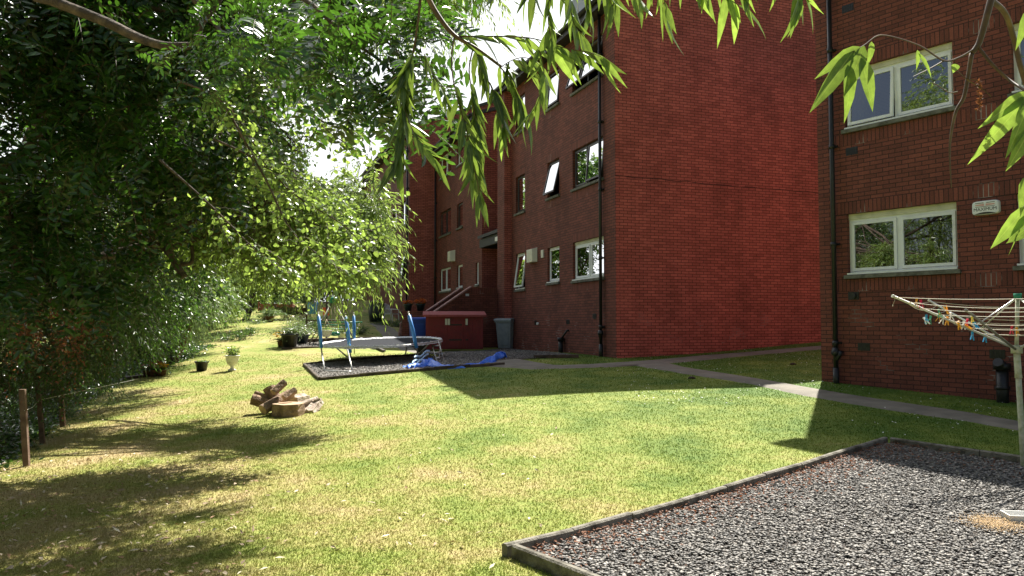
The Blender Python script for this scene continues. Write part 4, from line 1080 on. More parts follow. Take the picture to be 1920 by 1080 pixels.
# brick wall that carries the flower pots
bw0 = G(756, 652); F_bw = Frame((W(754, 600, 27.2).x, 27.2), (1, -.05), (-.05, -1))
bwL = W(800, 600, 27.2).x - W(754, 600, 27.2).x
mb = MB(); zt_ = W(776, 583, 27.2).z
wall_f(mb, F_bw, 0, bwL, .4, zt_, [], 0); Fq = Frame(F_bw(0, 0, 0), -F_bw.n, -F_bw.u); wall_f(mb, Fq, 0, 2.2, .4, zt_, [], 0)
mb.face([F_bw(0, zt_), F_bw(bwL, zt_), F_bw(bwL, zt_, -2.2), F_bw(0, zt_, -2.2)], [(0, 0), (bwL, 0), (bwL, 2.2), (0, 2.2)])
tag(mb.build('brick_wall', M['brick'], None, (F_bw(0, .7))), 'low brick wall carrying two pots of orange flowers beside the red shed', 'brick wall')

# ------------------------------------------------------------------ red shed
def local(P, ang):
    u = Vector((math.cos(ang), math.sin(ang), 0)); v = Vector((-math.sin(ang), math.cos(ang), 0))
    return lambda x, y, z: Vector(P) + u * x + v * y + Vector((0, 0, z))
sl_ = W(798, 655, 24.9); sr_ = W(906, 650, 25.1)
ang = math.atan2(sr_.y - sl_.y, sr_.x - sl_.x); Ls = math.hypot(sr_.x - sl_.x, sr_.y - sl_.y)
zb = min(sl_.z, sr_.z); S_ = local((sl_.x, sl_.y, zb), ang)
sh = thing('garden_shed', S_(0, 0, 0), 'low dark red boarded shed in front of the stairs', 'shed')
hF = W(799, 594, 24.6).z - zb; hB_ = hF + .11; dp_ = .8
mb = MB(); nb = 16
for i in range(nb):        # tongue and groove boards, doors excepted
    a, b = Ls * i / nb, Ls * (i + 1) / nb
    if .375 * Ls < (a + b) / 2 < .75 * Ls: continue
    mb.para(S_(a + .004, 0, 0), S_(b - .004, 0, 0) - S_(a + .004, 0, 0), Vector((0, 0, hF)), S_(0, .02, 0) - S_(0, 0, 0))
for x in (0, Ls):
    q = [S_(x, .021, 0), S_(x, dp_, 0), S_(x, dp_, hB_), S_(x, .021, hF)]; mb.face(q if x else q[::-1])
mb.face([S_(0, dp_, 0), S_(Ls, dp_, 0), S_(Ls, dp_, hB_), S_(0, dp_, hB_)]); mb.face([S_(0, .021, 0), S_(Ls, .021, 0), S_(Ls, .021, hF), S_(0, .021, hF)])
mb.build('wall', M['shed'], sh)
mb = MB(); lo = [S_(-.1, -.12, hF - .0), S_(Ls + .1, -.12, hF), S_(Ls + .1, dp_ + .1, hB_ + .02), S_(-.1, dp_ + .1, hB_ + .02)]; hi = [p + Vector((0, 0, .07)) for p in lo]
mb.face(lo[::-1]); mb.face(hi)
for i in range(4): mb.face([lo[i], lo[(i + 1) % 4], hi[(i + 1) % 4], hi[i]])
mb.build('roof', M['shedroof'], sh)
for d0, d1, nm in ((.38, .655, 'left'), (.66, .745, 'right')):
    mb = MB(); k = 5 if nm == 'left' else 2
    for i in range(k):
        a = Ls * (d0 + (d1 - d0) * i / k); b = Ls * (d0 + (d1 - d0) * (i + 1) / k)
        mb.para(S_(a + .003, -.02, .04), S_(b - .003, -.02, .04) - S_(a + .003, -.02, .04), Vector((0, 0, hF - .16)), S_(0, .03, 0) - S_(0, 0, 0))
    D_ = mb.build('door', M['shed'], sh)
    mb = MB()
    for z in (.28, hF - .28): mb.para(S_(Ls * d0 + .05, -.03, z), S_(Ls * (d0 + (d1 - d0) * .9), -.03, z) - S_(Ls * d0 + .05, -.03, z), Vector((0, 0, .05)), S_(0, .008, 0) - S_(0, 0, 0))
    mb.build('hinge', M['hinge'], D_)
for f_ in (.335, .38, .69):
    mb = MB(); mb.para(S_(Ls * f_, -.04, hF - .26), S_(Ls * f_ + .07, -.04, hF) - S_(Ls * f_, -.04, hF), Vector((0, 0, .2)), S_(0, .012, 0) - S_(0, 0, 0)); mb.build('hasp', M['metal'], sh)

# ------------------------------------------------------------------ wheelie bins
def bin_(P, ang, s, bm, lm, label, open_=False):
    L_ = local(P, ang); T = thing('wheelie_bin', P, label, 'wheelie bin')
    w, d, h = .58 * s, .62 * s, .96 * s
    mb = MB()
    r0 = [(-w * .40, -d * .36), (w * .40, -d * .36), (w * .40, d * .36), (-w * .40, d * .36)]; r1 = [(-w / 2, -d / 2), (w / 2, -d / 2), (w / 2, d / 2), (-w / 2, d / 2)]
    a = [L_(x, y, .03) for x, y in r0]; b = [L_(x, y, h) for x, y in r1]
    mb.face(a[::-1]); 
    for i in range(4): mb.face([a[i], a[(i + 1) % 4], b[(i + 1) % 4], b[i]])
    rr = [L_(x * 1.08, y * 1.08, h) for x, y in r1]; rt = [L_(x * 1.08, y * 1.08, h - .06) for x, y in r1]
    for i in range(4): mb.face([rt[i], rt[(i + 1) % 4], rr[(i + 1) % 4], rr[i]]); mb.face([b[i], b[(i + 1) % 4], rr[(i + 1) % 4], rr[i]])
    # raised front panel
    f0, f1 = [(-w * .3, -d * .375), (w * .3, -d * .375)], [(-w * .34, -d * .475), (w * .34, -d * .475)]
    q = [L_(f0[0][0], f0[0][1], .12), L_(f0[1][0], f0[1][1], .12), L_(f1[1][0], f1[1][1], h * .85), L_(f1[0][0], f1[0][1], h * .85)]
    mb.face([p + (L_(0, -.02, 0) - L_(0, 0, 0)) for p in q])
    for i in range(4):
        o2 = L_(0, -.02, 0) - L_(0, 0, 0); mb.face([q[i], q[(i + 1) % 4], q[(i + 1) % 4] + o2, q[i] + o2])
    mb.build('body', M[bm], T, bevel=.012)
    mb = MB(); k = 6
    prof = [(-d * .60, 0), (-d * .56, .055), (-d * .2, .085), (d * .2, .095), (d * .52, .08), (d * .6, .03)]
    for (y0_, z0_), (y1_, z1_) in zip(prof, prof[1:]):
        mb.face([L_(-w * .57, y0_, h + z0_), L_(w * .57, y0_, h + z0_), L_(w * .55, y1_, h + z1_), L_(-w * .55, y1_, h + z1_)])
    for sx in (-1, 1):
        q = [L_(sx * w * .57, y_, h + z_) for y_, z_ in prof]; mb.face(q if sx > 0 else q[::-1])
    mb.face([L_(-w * .57, -d * .6, h), L_(-w * .57, d * .6, h + .0), L_(w * .57, d * .6, h + .0), L_(w * .57, -d * .6, h)])
    mb.build('lid', M[lm], T, bevel=.006)
    mb = MB(); mb.tube([L_(-w * .42, d * .62, h - .04), L_(w * .42, d * .62, h - .04)], .018, 8)
    for sx in (-1, 1): mb.tube([L_(sx * w * .4, d * .5, h - .05), L_(sx * w * .4, d * .62, h - .04)], .016, 8)
    mb.build('handle', M[lm], T)
    for sx in (-1, 1):
        mb = MB(); mb.tube([L_(sx * w * .43 - .03, d * .42, .11), L_(sx * w * .43 + .03, d * .42, .11)], .11, 18); Wl = mb.build('wheel', M['black'], T)
        mb = MB(); mb.tube([L_(sx * w * .43 - .035, d * .42, .11), L_(sx * w * .43 + .035, d * .42, .11)], .045, 12); mb.build('hub', M['grey'], Wl)
    return T
p = W(951, 653, 26.8); p.z = gz1(p.x, p.y); bin_(p, R(-28), 1.02, 'grey', 'grey', 'grey wheelie bin against the wall right of the red shed')
p = W(783, 652, 26.2); p.z = gz1(p.x, p.y) + .02; bin_(p, R(14), .95, 'bluebin', 'bluebin', 'blue wheelie bin between the brick wall and the red shed')
p = W(790, 668, 22.4); p.z = gz1(p.x, p.y); bin_(p, R(8), .42, 'blackplastic', 'blackplastic', 'small black bin half hidden under the trampoline edge')

# ------------------------------------------------------------------ trampoline
cT = W(715.5, 641.8, 20.0); Rt = 1.56
e1 = (W(829, 635, 20.3) - W(602, 645, 19.7)); e1.normalize()
e2 = Vector((-e1.y, e1.x, 0)).normalized(); e2 = (e2 + Vector((0, 0, .043))).normalized(); e2 = (e2 - e1 * e2.dot(e1)).normalized()
e3 = e1.cross(e2)
def tp(a, r, h=0): return cT + e1 * (r * math.cos(a)) + e2 * (r * math.sin(a)) + e3 * h
tb = Vector((cT.x, cT.y, gz1(cT.x, cT.y)))
tr_ = thing('trampoline', tb, 'round garden trampoline with blue foam posts and frayed white rim', 'trampoline')
mb = MB(); k = 48; rr = [0, .4, .8, 1.2, 1.49]
for i in range(4):
    for j in range(k):
        q = []
        for r, a in ((rr[i], j), (rr[i + 1], j), (rr[i + 1], j + 1), (rr[i], j + 1)): q.append(tp(2 * math.pi * a / k, r, -.05 * (1 - (r / 1.49) ** 2)))
        if i == 0: q = q[1:3] + [q[0]]
        mb.face(q, smooth=True)
mb.build('jump_mat', M['mat'], tr_)
mb = MB(); mb.tube([tp(2 * math.pi * j / 60, Rt) for j in range(61)], .024, 8, cap=False); mb.build('rim_tube', M['steel'], tr_)
mb = MB()
for j in range(120):
    a0, a1 = 2 * math.pi * j / 120, 2 * math.pi * (j + 1) / 120; r0, r1 = 1.5 + rng.uniform(-.03, .02), 1.5 + rng.uniform(-.03, .02); h0 = rng.uniform(0, .02)
    mb.face([tp(a0, r0, .005), tp(a1, r1, .005), tp(a1, Rt, .03 + h0), tp(a0, Rt, .03 + h0)])
    mb.face([tp(a0, Rt, .03 + h0), tp(a1, Rt, .03 + h0), tp(a1, Rt + .03, -.02 - h0), tp(a0, Rt + .03, -.02 - h0)])
mb.build('spring_cover', M['edge'], tr_)
def leg(px, py, a, sq=0):
    g_ = G(px, py); mb = MB(); t_ = tp(a, Rt * .985, -.01)
    mb.tube([t_, Vector((g_.x, g_.y, g_.z + .03))], .019, 8); return mb, g_
legs = [(608.4, 697, 187), (661, 699, 236), (668, 685, 150), (777, 675, 318), (760, 668, 60), (823, 676, 352)]
gp = []
for px, py, a in legs:
    mb, g_ = leg(px, py, R(a)); mb.build('leg', M['steel'], tr_); gp.append(g_)
for i, j in ((0, 1), (2, 4)):
    mb = MB(); a, b = gp[i], gp[j]; m_ = (a + b) / 2
    mb.tube([a + Vector((0, 0, .03)), a.lerp(m_, .3) + Vector((.02, -.12 if i == 0 else .1, .03)), b.lerp(m_, .3) + Vector((.02, -.12 if i == 0 else .1, .03)), b + Vector((0, 0, .03))], .019, 8); mb.build('foot_tube', M['steel'], tr_)
for (px, py, tx, ty, dd, a, up) in ((602, 648, 597, 592, 19.0, 187, 0), (656, 657, 648, 594, 18.6, 232, 0), (664, 640, 663, 592, 21.3, 150, 0), (780, 648, 767, 591, 18.8, 315, 0)):
    b_ = W(px, py, dd); t_ = W(tx, ty, dd); d_ = (t_ - b_).normalized()
    mb = MB(); mb.tube([b_ - d_ * .34, t_ + d_ * .05], .017, 8); Pp = mb.build('net_post', M['steel'], tr_)
    mb = MB(); mb.tube([b_ - d_ * .06, b_.lerp(t_, .5) + Vector((.006, 0, 0)), t_], [.043, .047, .04], 12); mb.build('foam_sleeve', M['bluefoam'], Pp)
    mb = MB(); mb.tube([t_ + d_ * .05, t_ + d_ * .09], .02, 8); mb.build('post_cap', M['ivory'], Pp)
# ladder hung on the rim
l1, l2 = W(808, 640, 19.6), W(822, 640, 19.5); f1_, f2_ = G(820, 680), G(833, 677)
ld = thing('trampoline_ladder', (f1_ + f2_) / 2, 'small steel ladder leaning on the right rim of the trampoline', 'ladder')
for a, b in ((l1, f1_), (l2, f2_)):
    mb = MB(); mb.tube([a, b], .014, 8); mb.build('stile', M['steel'], ld)
for t in (.22, .55, .8):
    mb = MB(); mb.tube([l1.lerp(f1_, t), l2.lerp(f2_, t)], .018, 8); mb.build('rung', M['steel'], ld)

# blue padding lying crumpled from the bed to the path
def ribbon(name, pts, widths, m, label, parent=None, th=.03, curlz=.0):
    mb = MB(); n = len(pts); L_, R__ = [], []
    return mb
pad = thing('safety_pad', G(840, 690), 'crumpled blue trampoline safety pad lying on the bed edge and path', 'trampoline pad')
ct = [(760, 689, 0.02), (778, 687, .05), (795, 686, .06), (806, 682, .11), (820, 686, .04), (844, 687.5, .02), (868, 686, .02), (892, 683, .03), (914, 678, .07), (930, 672, .13), (943, 669, .14)]
cc = []
for px, py, h in ct:
    g_ = G(px, py + 3); cc.append(g_ + Vector((0, 0, h)))
def catmull(P, k=8):
    out = []
    for i in range(len(P) - 1):
        p0 = P[max(i - 1, 0)]; p1 = P[i]; p2 = P[i + 1]; p3 = P[min(i + 2, len(P) - 1)]
        for j in range(k):
            t = j / k; L_ = (p2 - p1).length; a = (p2 - p0) * .5; b = (p3 - p1) * .5
            if a.length > L_: a = a * (L_ / a.length)
            if b.length > L_: b = b * (L_ / b.length)
            out.append(p1 * (2 * t ** 3 - 3 * t * t + 1) + a * (t ** 3 - 2 * t * t + t) + p2 * (-2 * t ** 3 + 3 * t * t) + b * (t ** 3 - t * t))
    return out + [P[-1]]
cv_ = catmull(cc, 8); mb = MB(); nn_ = len(cv_); rows = []
for i, p in enumerate(cv_):
    t = i / (nn_ - 1); tg = (cv_[min(i + 1, nn_ - 1)] - cv_[max(i - 1, 0)]).normalized(); sd_ = tg.cross(Vector((0, 0, 1))).normalized()
    w = .18 + .04 * math.sin(i * .7) - .05 * t
    row = []
    for j in range(9):
        v = (j / 8 - .5) * 2
        zf_ = .05 * math.sin(i * .55 + j * 1.3) * (1 - t * .6) + (-.05 - .06 * t) * v * v
        row.append(p + sd_ * (w * v) + Vector((0, 0, zf_ + .03)))
    rows.append(row)
for a, b in zip(rows, rows[1:]):
    for j in range(8): mb.face([a[j], a[j + 1], b[j + 1], b[j]], smooth=True)
o = mb.build('blue_face', M['bluepvc'], pad); sd2 = o.modifiers.new('s', 'SOLIDIFY'); sd2.thickness = .03; w_ = o.modifiers.new('w', 'WELD'); w_.merge_threshold = .001; o.modifiers.move(1, 0)
mb = MB()
for k_, (ax, ay, bx_, by_, h) in enumerate(((772, 690, 803, 678, .12), (776, 687, 806, 676, .2), (770, 692, 798, 683, .08))):
    a, b = G(ax, ay) + Vector((0, 0, h)), G(bx_, by_) + Vector((0, 0, h + .06)); m_ = a.lerp(b, .5) + Vector((0, -.03, .03))
    pr = None
    for i in range(9):
        t = i / 8; c = a.lerp(b, t) + Vector((0, 0, .03 * math.sin(t * 9 + k_)))
        w2_ = Vector((.02, -.16 + .03 * math.sin(t * 7), -.03)); q = (c, c + w2_ * .5 + Vector((0, 0, .02)), c + w2_)
        if pr: mb.face([pr[0], q[0], q[1], pr[1]], smooth=True); mb.face([pr[1], q[1], q[2], pr[2]], smooth=True)
        pr = q
o = mb.build('folded_end', M['paleblue'], pad); sd2 = o.modifiers.new('s', 'SOLIDIFY'); sd2.thickness = .015
# loop end curling over the path
mb = MB(); c = cc[-1]; pr = None
for i in range(15):
    a = R(-60 + 250 * i / 14); q = c + Vector((-.05 + .13 * math.cos(a), .02, -.12 + .13 * math.sin(a)))
    qa, qb = q + Vector((0, -.16, 0)), q + Vector((0, .16, 0))
    if pr: mb.face([pr[0], qa, qb, pr[1]], smooth=True)
    pr = (qa, qb)
o = mb.build('curled_end', M['bluepvc'], pad); sd2 = o.modifiers.new('s', 'SOLIDIFY'); sd2.thickness = .025

# ------------------------------------------------------------------ logs
def log(a, b, r, label, name='log', irr=.12, ends='logend', bark='logbark', seg=22, group='pile of cut logs on the lawn', cat='log', flare=1.0):
    a = Vector(a); b = Vector(b); t = (b - a).normalized(); up = Vector((0, 0, 1)) if abs(t.z) < .9 else Vector((1, 0, 0)); x = t.cross(up).normalized(); y = t.cross(x)
    rad = [1 + irr * (math.sin(k * 2 * math.pi * 2 / seg + random.random() * 2) * .5 + random.uniform(-.4, .4)) for k in range(seg)]
    mb = MB(); rings = []
    for i in range(6):
        q = i / 5; c = a.lerp(b, q); f = flare + (1 - flare) * q
        rings.append([c + (x * math.cos(2 * math.pi * k / seg) + y * math.sin(2 * math.pi * k / seg)) * r * f * (rad[k] + random.uniform(-.03, .03)) for k in range(seg)])
    for p, q in zip(rings, rings[1:]):
        for k in range(seg): mb.face([p[k], p[(k + 1) % seg], q[(k + 1) % seg], q[k]], m=0, smooth=False)
    mb.face(rings[0], m=1); mb.face(rings[-1][::-1], m=1)
    return tag(mb.build(name, [M[bark], M[ends]], None, a), label, cat, group)
gl0 = G(541, 782); zl = gl0.z
def lp(px, py, d): return W(px, py, d)
dL = gl0.y + .2
c0 = Vector((lp(541, 778, dL).x, dL, zl - .02))
log(c0, c0 + Vector((0, 0, .205)), .235, 'broad stump disc with cracked sides at the front of the log pile', 'tree_stump', .1, flare=1.06)
c1 = lp(497, 770, dL + .1); c1.z = zl + .02
log(lp(492, 768, dL - .05), lp(545, 738, dL + .4), .078, 'long split log leaning from the ground over the stump disc', irr=.2, seg=14)
log(lp(474, 744, dL + .3), lp(510, 756, dL + .35), .10, 'dark weathered log with a pointed end at the left of the pile', irr=.7, seg=18)
log(lp(522, 762, dL + .35), lp(506, 727, dL + .42), .105, 'thick upright log in the middle of the pile', irr=.3, seg=14)
log(lp(512, 736, dL + .1), lp(534, 716, dL + .25), .062, 'squared log block on top of the pile, pointing up', irr=.2, seg=5)
log(lp(532, 746, dL + .05), lp(553, 731, dL + .2), .06, 'short squared log block right of the top of the pile', irr=.2, seg=5)
log(lp(580, 775, dL + .15), lp(597, 752, dL + .5), .07, 'small pale ragged log at the right end of the pile', bark='logpale', ends='logpale', irr=.7, seg=18)
log(lp(560, 766, dL + .3), lp(598, 752, dL + .5), .085, 'pale bleached log with ragged end at the right of the pile', bark='logpale', ends='logpale', irr=.6)
log(lp(548, 752, dL + .6), lp(572, 748, dL + .9), .1, 'pale log lying behind the stump disc', bark='logpale', irr=.3)

# ------------------------------------------------------------------ pots and plants
def pot_plant(px, py, d, r, h, m, leafm, ph, pr, n, label, cat='potted plant', flowers=None, urn=False, z=None, kind='round', L=.05, Wd=.025, name='potted_plant', droop=.5, ln=.2):
    p = W(px, py, d); p.z = gz1(p.x, p.y) if z is None else z
    T = thing(name, p, label, cat); mb = MB()
    if urn: mb.lathe([(r * .62, 0), (r * .62, h * .08), (r * .3, h * .14), (r * .22, h * .25), (r * .4, h * .34), (r * .8, h * .5), (r * .98, h * .75), (r * .95, h * .9), (r * 1.15, h * .96), (r * 1.12, h), (r * .9, h * .98)], p, 24)
    else: mb.lathe([(r * .72, 0), (r * .95, h * .82), (r * 1.06, h * .84), (r * 1.08, h), (r * .95, h), (r * .93, h * .9)], p, 24)
    mb.build('pot', M[m], T)
    mb = MB(); mb.lathe([(r * .94, h * .86), (r * .5, h * .92), (.001, h * .94)], p, 16); mb.build('soil', M['soil'], T)
    LV, TW = Leaves(), Twigs()
    S = np.array(p) + np.array([0, 0, h * .9]) + rng.normal(0, r * .35, (n, 3)) * np.array([1, 1, .1]); Dd = rng.normal(0, pr, (n, 3)); Dd[:, 2] = ph * rng.uniform(.5, 1, n)
    Ln = np.linalg.norm(Dd, axis=1); sprays(S, Dd, Ln, np.full(n, droop), 9, L, Wd, kind, LV, TW, .003, .5)
    LV.build('foliage', M[leafm], T); TW.build('stems', M['twig'], T)
    if flowers:
        fm, fn, fr_, fz = flowers; LV = Leaves(); q = rand_unit(fn) * np.array([fr_, fr_, fr_ * .45]); P_ = np.array(p) + np.array([0, 0, h + fz]) + q * rng.uniform(.75, 1, (fn, 1))
        for k in range(6):
            a = k * 1.047; LV.add(P_, np.stack([np.full(fn, math.cos(a)), np.full(fn, math.sin(a)), rng.uniform(.1, .6, fn)], 1), np.tile([0, 0, 1.], (fn, 1)), np.full(fn, .05), np.full(fn, .035), rng.uniform(0, 1, fn))
        LV.build('flowers', M[fm], T)
    return T
zt_w = zt_ + .003
pot_plant(765, 583, 27.5, .15, .24, 'darkpot', 'leaf_dark', .16, .1, 30, 'left pot of orange flowers on the brick wall', flowers=('petal_orange', 70, .19, .06), z=zt_w, L=.04, cat='flower pot', name='flower_pot')
pot_plant(788.5, 583, 27.5, .16, .25, 'darkpot', 'leaf_dark', .18, .1, 30, 'right and fuller pot of orange flowers on the brick wall', flowers=('petal_orange', 110, .22, .09), z=zt_w, L=.04, cat='flower pot', name='flower_pot')
pot_plant(435, 697, 19, .16, .38, 'whitepot', 'leaf_round', .6, .14, 34, 'white pedestal urn with a leafy plant on the lawn', urn=True, cat='urn', L=.07, Wd=.045, name='garden_urn')
pot_plant(378, 695, 19.2, .16, .24, 'blackplastic', 'leaf_round', .1, .06, 30, 'small black bucket with a low green plant left of the white urn', L=.04)
pot_plant(543, 654, 23.4, .26, .44, 'blackplastic', 'leaf_grey', .7, .42, 90, 'big black pot with a pale bushy plant at the corner of the swing bed', L=.10, Wd=.03, kind='willow')
pot_plant(527, 652, 23.6, .12, .2, 'terracotta', 'leaf_dark', .3, .16, 30, 'low plant with orange and yellow blooms beside the big black pot', flowers=('petal_yellow', 90, .24, .18), L=.05)
pot_plant(562, 646, 24.5, .3, .3, 'darkpot', 'leaf_grey', .75, .55, 120, 'spreading variegated shrub in a dark tub behind the big black pot', L=.12, Wd=.035, kind='willow')
pot_plant(276, 700, 18.5, .1, .15, 'terracotta', 'leaf_dark', .25, .14, 24, 'dark pot of mixed pink flowers, left on the wooden trough', flowers=('petal_pink', 30, .16, .1), L=.05, cat='flower pot', name='flower_pot')
pot_plant(289, 699, 18.5, .11, .16, 'terracotta', 'leaf_dark', .25, .12, 24, 'pot of bright red-pink flowers on the wooden trough', flowers=('petal_pink', 60, .15, .16), L=.05, cat='flower pot', name='flower_pot')
pot_plant(303, 698, 18.5, .11, .15, 'terracotta', 'leaf_dark', .2, .12, 24, 'pot of orange and yellow flowers at the right end of the trough', flowers=('petal_yellow', 50, .15, .1), L=.05, cat='flower pot', name='flower_pot')
pot_plant(640, 642, 26.5, .14, .22, 'paint', 'leaf_grey', .3, .14, 24, 'small white pot with a grey plant behind the swing frame', L=.06)
pot_plant(505, 612, 33, .2, .25, 'terracotta', 'leaf_grey', .7, .35, 60, 'spiky plant standing on the bank near the far flower beds', L=.25, Wd=.03, kind='willow')
a_, b_ = G(238, 712), G(312, 702); mb = MB(); dvv = (b_ - a_); nv = Vector((-dvv.y, dvv.x, 0)).normalized()
mb.para(a_ + Vector((0, 0, -.05)), dvv, nv * .3, Vector((0, 0, .11)))
tag(mb.build('wooden_trough', M['darkwood'], None, a_), 'dark low wooden trough under the pots at the hedge', 'trough')

# white garden chair
p = W(734, 605, 38); p.z = gz1(p.x, p.y); Lc = local(p, R(60)); ch = thing('garden_chair', p, 'white plastic garden chair by the far house wall', 'chair')
mb = MB(); mb.para(Lc(-.24, -.24, .40), Lc(.24, -.24, .40) - Lc(-.24, -.24, .40), Lc(-.24, .24, .40) - Lc(-.24, -.24, .40), Vector((0, 0, .04))); mb.build('seat', M['pvc'], ch)
for x, y in ((-.24, -.24), (.24, -.24), (-.24, .24), (.24, .24)):
    mb = MB(); mb.tube([Lc(x * 1.15, y * 1.15, 0), Lc(x, y, .4)], .028, 8); mb.build('leg', M['pvc'], ch)
mb = MB()
for i in range(5): mb.tube([Lc(-.2 + .1 * i, .24, .42), Lc(-.2 + .1 * i, .36, .88)], .022, 6)
mb.tube([Lc(-.25, .24, .42), Lc(-.25, .36, .86), Lc(0, .39, .92), Lc(.25, .36, .86), Lc(.25, .24, .42)], .026, 8); mb.build('backrest', M['pvc'], ch)
for s in (-1, 1):
    mb = MB(); mb.tube([Lc(s * .27, -.24, .4), Lc(s * .28, -.22, .64), Lc(s * .28, .28, .66)], .024, 8); mb.build('armrest', M['pvc'], ch)
# dark water butt and back garden objects
p = W(706, 606, 38); p.z = gz1(p.x, p.y); T = thing('water_butt', p, 'large dark green water butt left of the white chair', 'water butt')
mb = MB(); mb.lathe([(.34, 0), (.4, .4), (.4, .75), (.36, .95)], p, 24); mb.build('barrel', M['darkpot'], T); mb = MB(); mb.lathe([(.38, .955), (.38, 1.0), (.1, 1.04), (.02, 1.04)], p, 24); mb.build('lid', M['blackplastic'], T)
# swing frame
p0 = G(585, 646); sw = thing('swing_frame', p0, 'tall metal swing frame with green joint in the bed behind the trampoline', 'swing')
top1 = W(625, 562, 25.0); dd_ = 25
fts = [W(578, 648, 24.2), W(592, 640, 25.6), W(671, 640, 24.4), W(655, 632, 26)]
for q in fts: q.z = gz1(q.x, q.y)
for q in fts:
    mb = MB(); mb.tube([q, top1 + Vector((.0, 0, 0))], .022, 8); mb.build('leg', M['dulltube'], sw)
mb = MB(); mb.lathe([(.05, -.12), (.14, -.1), (.17, 0), (.14, .07), (.03, .09)], top1, 14); mb.build('top_joint', M['green_plastic'], sw)
mb = MB(); mb.tube([fts[0].lerp(top1, .45), fts[2].lerp(top1, .45)], .018, 8); mb.tube([fts[1].lerp(top1, .3), fts[3].lerp(top1, .3)], .018, 8); mb.tube([fts[0].lerp(top1, .5), fts[0].lerp(top1, .5) + Vector((1.3, .1, 0))], .02, 8); mb.build('crossbar', M['green_plastic'], sw)
for dx in (-.09, .03, .1):
    mb = MB(); mb.tube([top1 + Vector((dx, 0, -.1)), W(628, 625, 25.0) + Vector((dx, 0, .05))], .012, 6); mb.build('rope', M['rope'], sw)
q = W(628, 626, 25.0); mb = MB(); mb.lathe([(.03, -.07), (.15, -.05), (.17, .0), (.12, .06), (.03, .07)], q, 16, sy=.6); mb.build('swing_seat', M['green_plastic'], sw)
p = W(612, 628, 24.4); T = thing('hanging_basket', p, 'white hanging pot with trailing plant on the swing frame', 'hanging basket')
mb = MB(); mb.lathe([(.1, -.06), (.17, .04), (.16, .12), (.18, .13), (.18, .15)], p, 18); mb.build('pot', M['whitepot'], T)
mb = MB()
for a in (0, 2.1, 4.2): mb.tube([p + Vector((.16 * math.cos(a), .16 * math.sin(a), .15)), p + Vector((0, 0, .5))], .006, 5)
mb.tube([p + Vector((0, 0, .5)), fts[0].lerp(top1, .52)], .006, 5); mb.build('hanger', M['rope'], T)
LV, TW = Leaves(), Twigs(); n = 30; sprays(np.array(p) + np.array([0, 0, .15]) + rng.normal(0, .05, (n, 3)), np.stack([rng.normal(0, 1, n), rng.normal(0, 1, n), rng.uniform(.3, 1.4, n)], 1), np.full(n, .22), np.full(n, .4), 6, .06, .03, 'round', LV, TW); LV.build('foliage', M['leaf_round'], T)
# small bright toys/pots hung near the swing
for (px, py, d, r, m, lab) in ((586, 578, 26, .19, 'toyblue', 'blue plastic tub hanging behind the willow leaves'), (612, 584, 27, .14, 'red_plastic', 'red plastic pot left of the swing ropes'), (588, 590, 26, .09, 'whitepot', 'small white pot under the blue tub'), (601, 588, 26, .09, 'whitepot', 'small white pot beside the red pot')):
    q = W(px, py, d); mb = MB(); mb.lathe([(r * .7, -r), (r * .95, r * .7), (r * 1.1, r * .75), (r * 1.1, r), (r * .8, r)], q, 16)
    T = thing('hanging_pot', q, lab, 'pot'); mb.build('pot', M[m], T); mb = MB(); mb.tube([q + Vector((0, 0, r)), q + Vector((0, 0, 1.4))], .006, 5); mb.build('hanger', M['rope'], T)
# trellis frame that those pots hang from
a_ = W(575, 590, 26.3); b_ = W(650, 590, 26.6); mb = MB()
za = gz1(a_.x, a_.y); tr2 = thing('trellis', (a_.x, a_.y, za), 'dark wooden trellis arch behind the swing frame', 'trellis')
for q in (a_, b_, a_.lerp(b_, .5)): 
    mb = MB(); zg = gz1(q.x, q.y); mb.box((q.x, q.y, zg + 1.1), (.06, .06, 2.3)); mb.build('upright', M['darkwood'], tr2)
for zz_ in (.6, 1.2, 1.75, 2.2):
    mb = MB(); mb.tube([Vector((a_.x, a_.y, za + zz_)), Vector((b_.x, b_.y, za + zz_))], .025, 6); mb.build('rail', M['darkwood'], tr2)
# sleepers and oddments behind the trampoline
for (a, b, lab) in (((776, 656), (800, 668), 'loose dark plank beside the black bin'), ((700, 652), (718, 661), 'thin dark plank lying on the lawn edge under the trampoline')):
    p, q = G(*a), G(*b); mb = MB(); d_ = q - p; n_ = Vector((-d_.y, d_.x, 0)).normalized() * .08; mb.para(p + Vector((0, 0, .02)), d_, n_, Vector((0, 0, .05))); tag(mb.build('plank', M['darkwood'], None, p), lab, 'plank')
# stone goose-like ornament near the wall end
p = W(751, 640, 29); p.z = gz1(p.x, p.y); mb = MB(); mb.lathe([(.09, 0), (.12, .1), (.1, .24), (.05, .34), (.045, .44), (.06, .5), (.02, .55)], p, 14, sx=.8); tag(mb.build('garden_ornament', M['coping'], None, p), 'small pale stone ornament left of the brick wall', 'ornament')
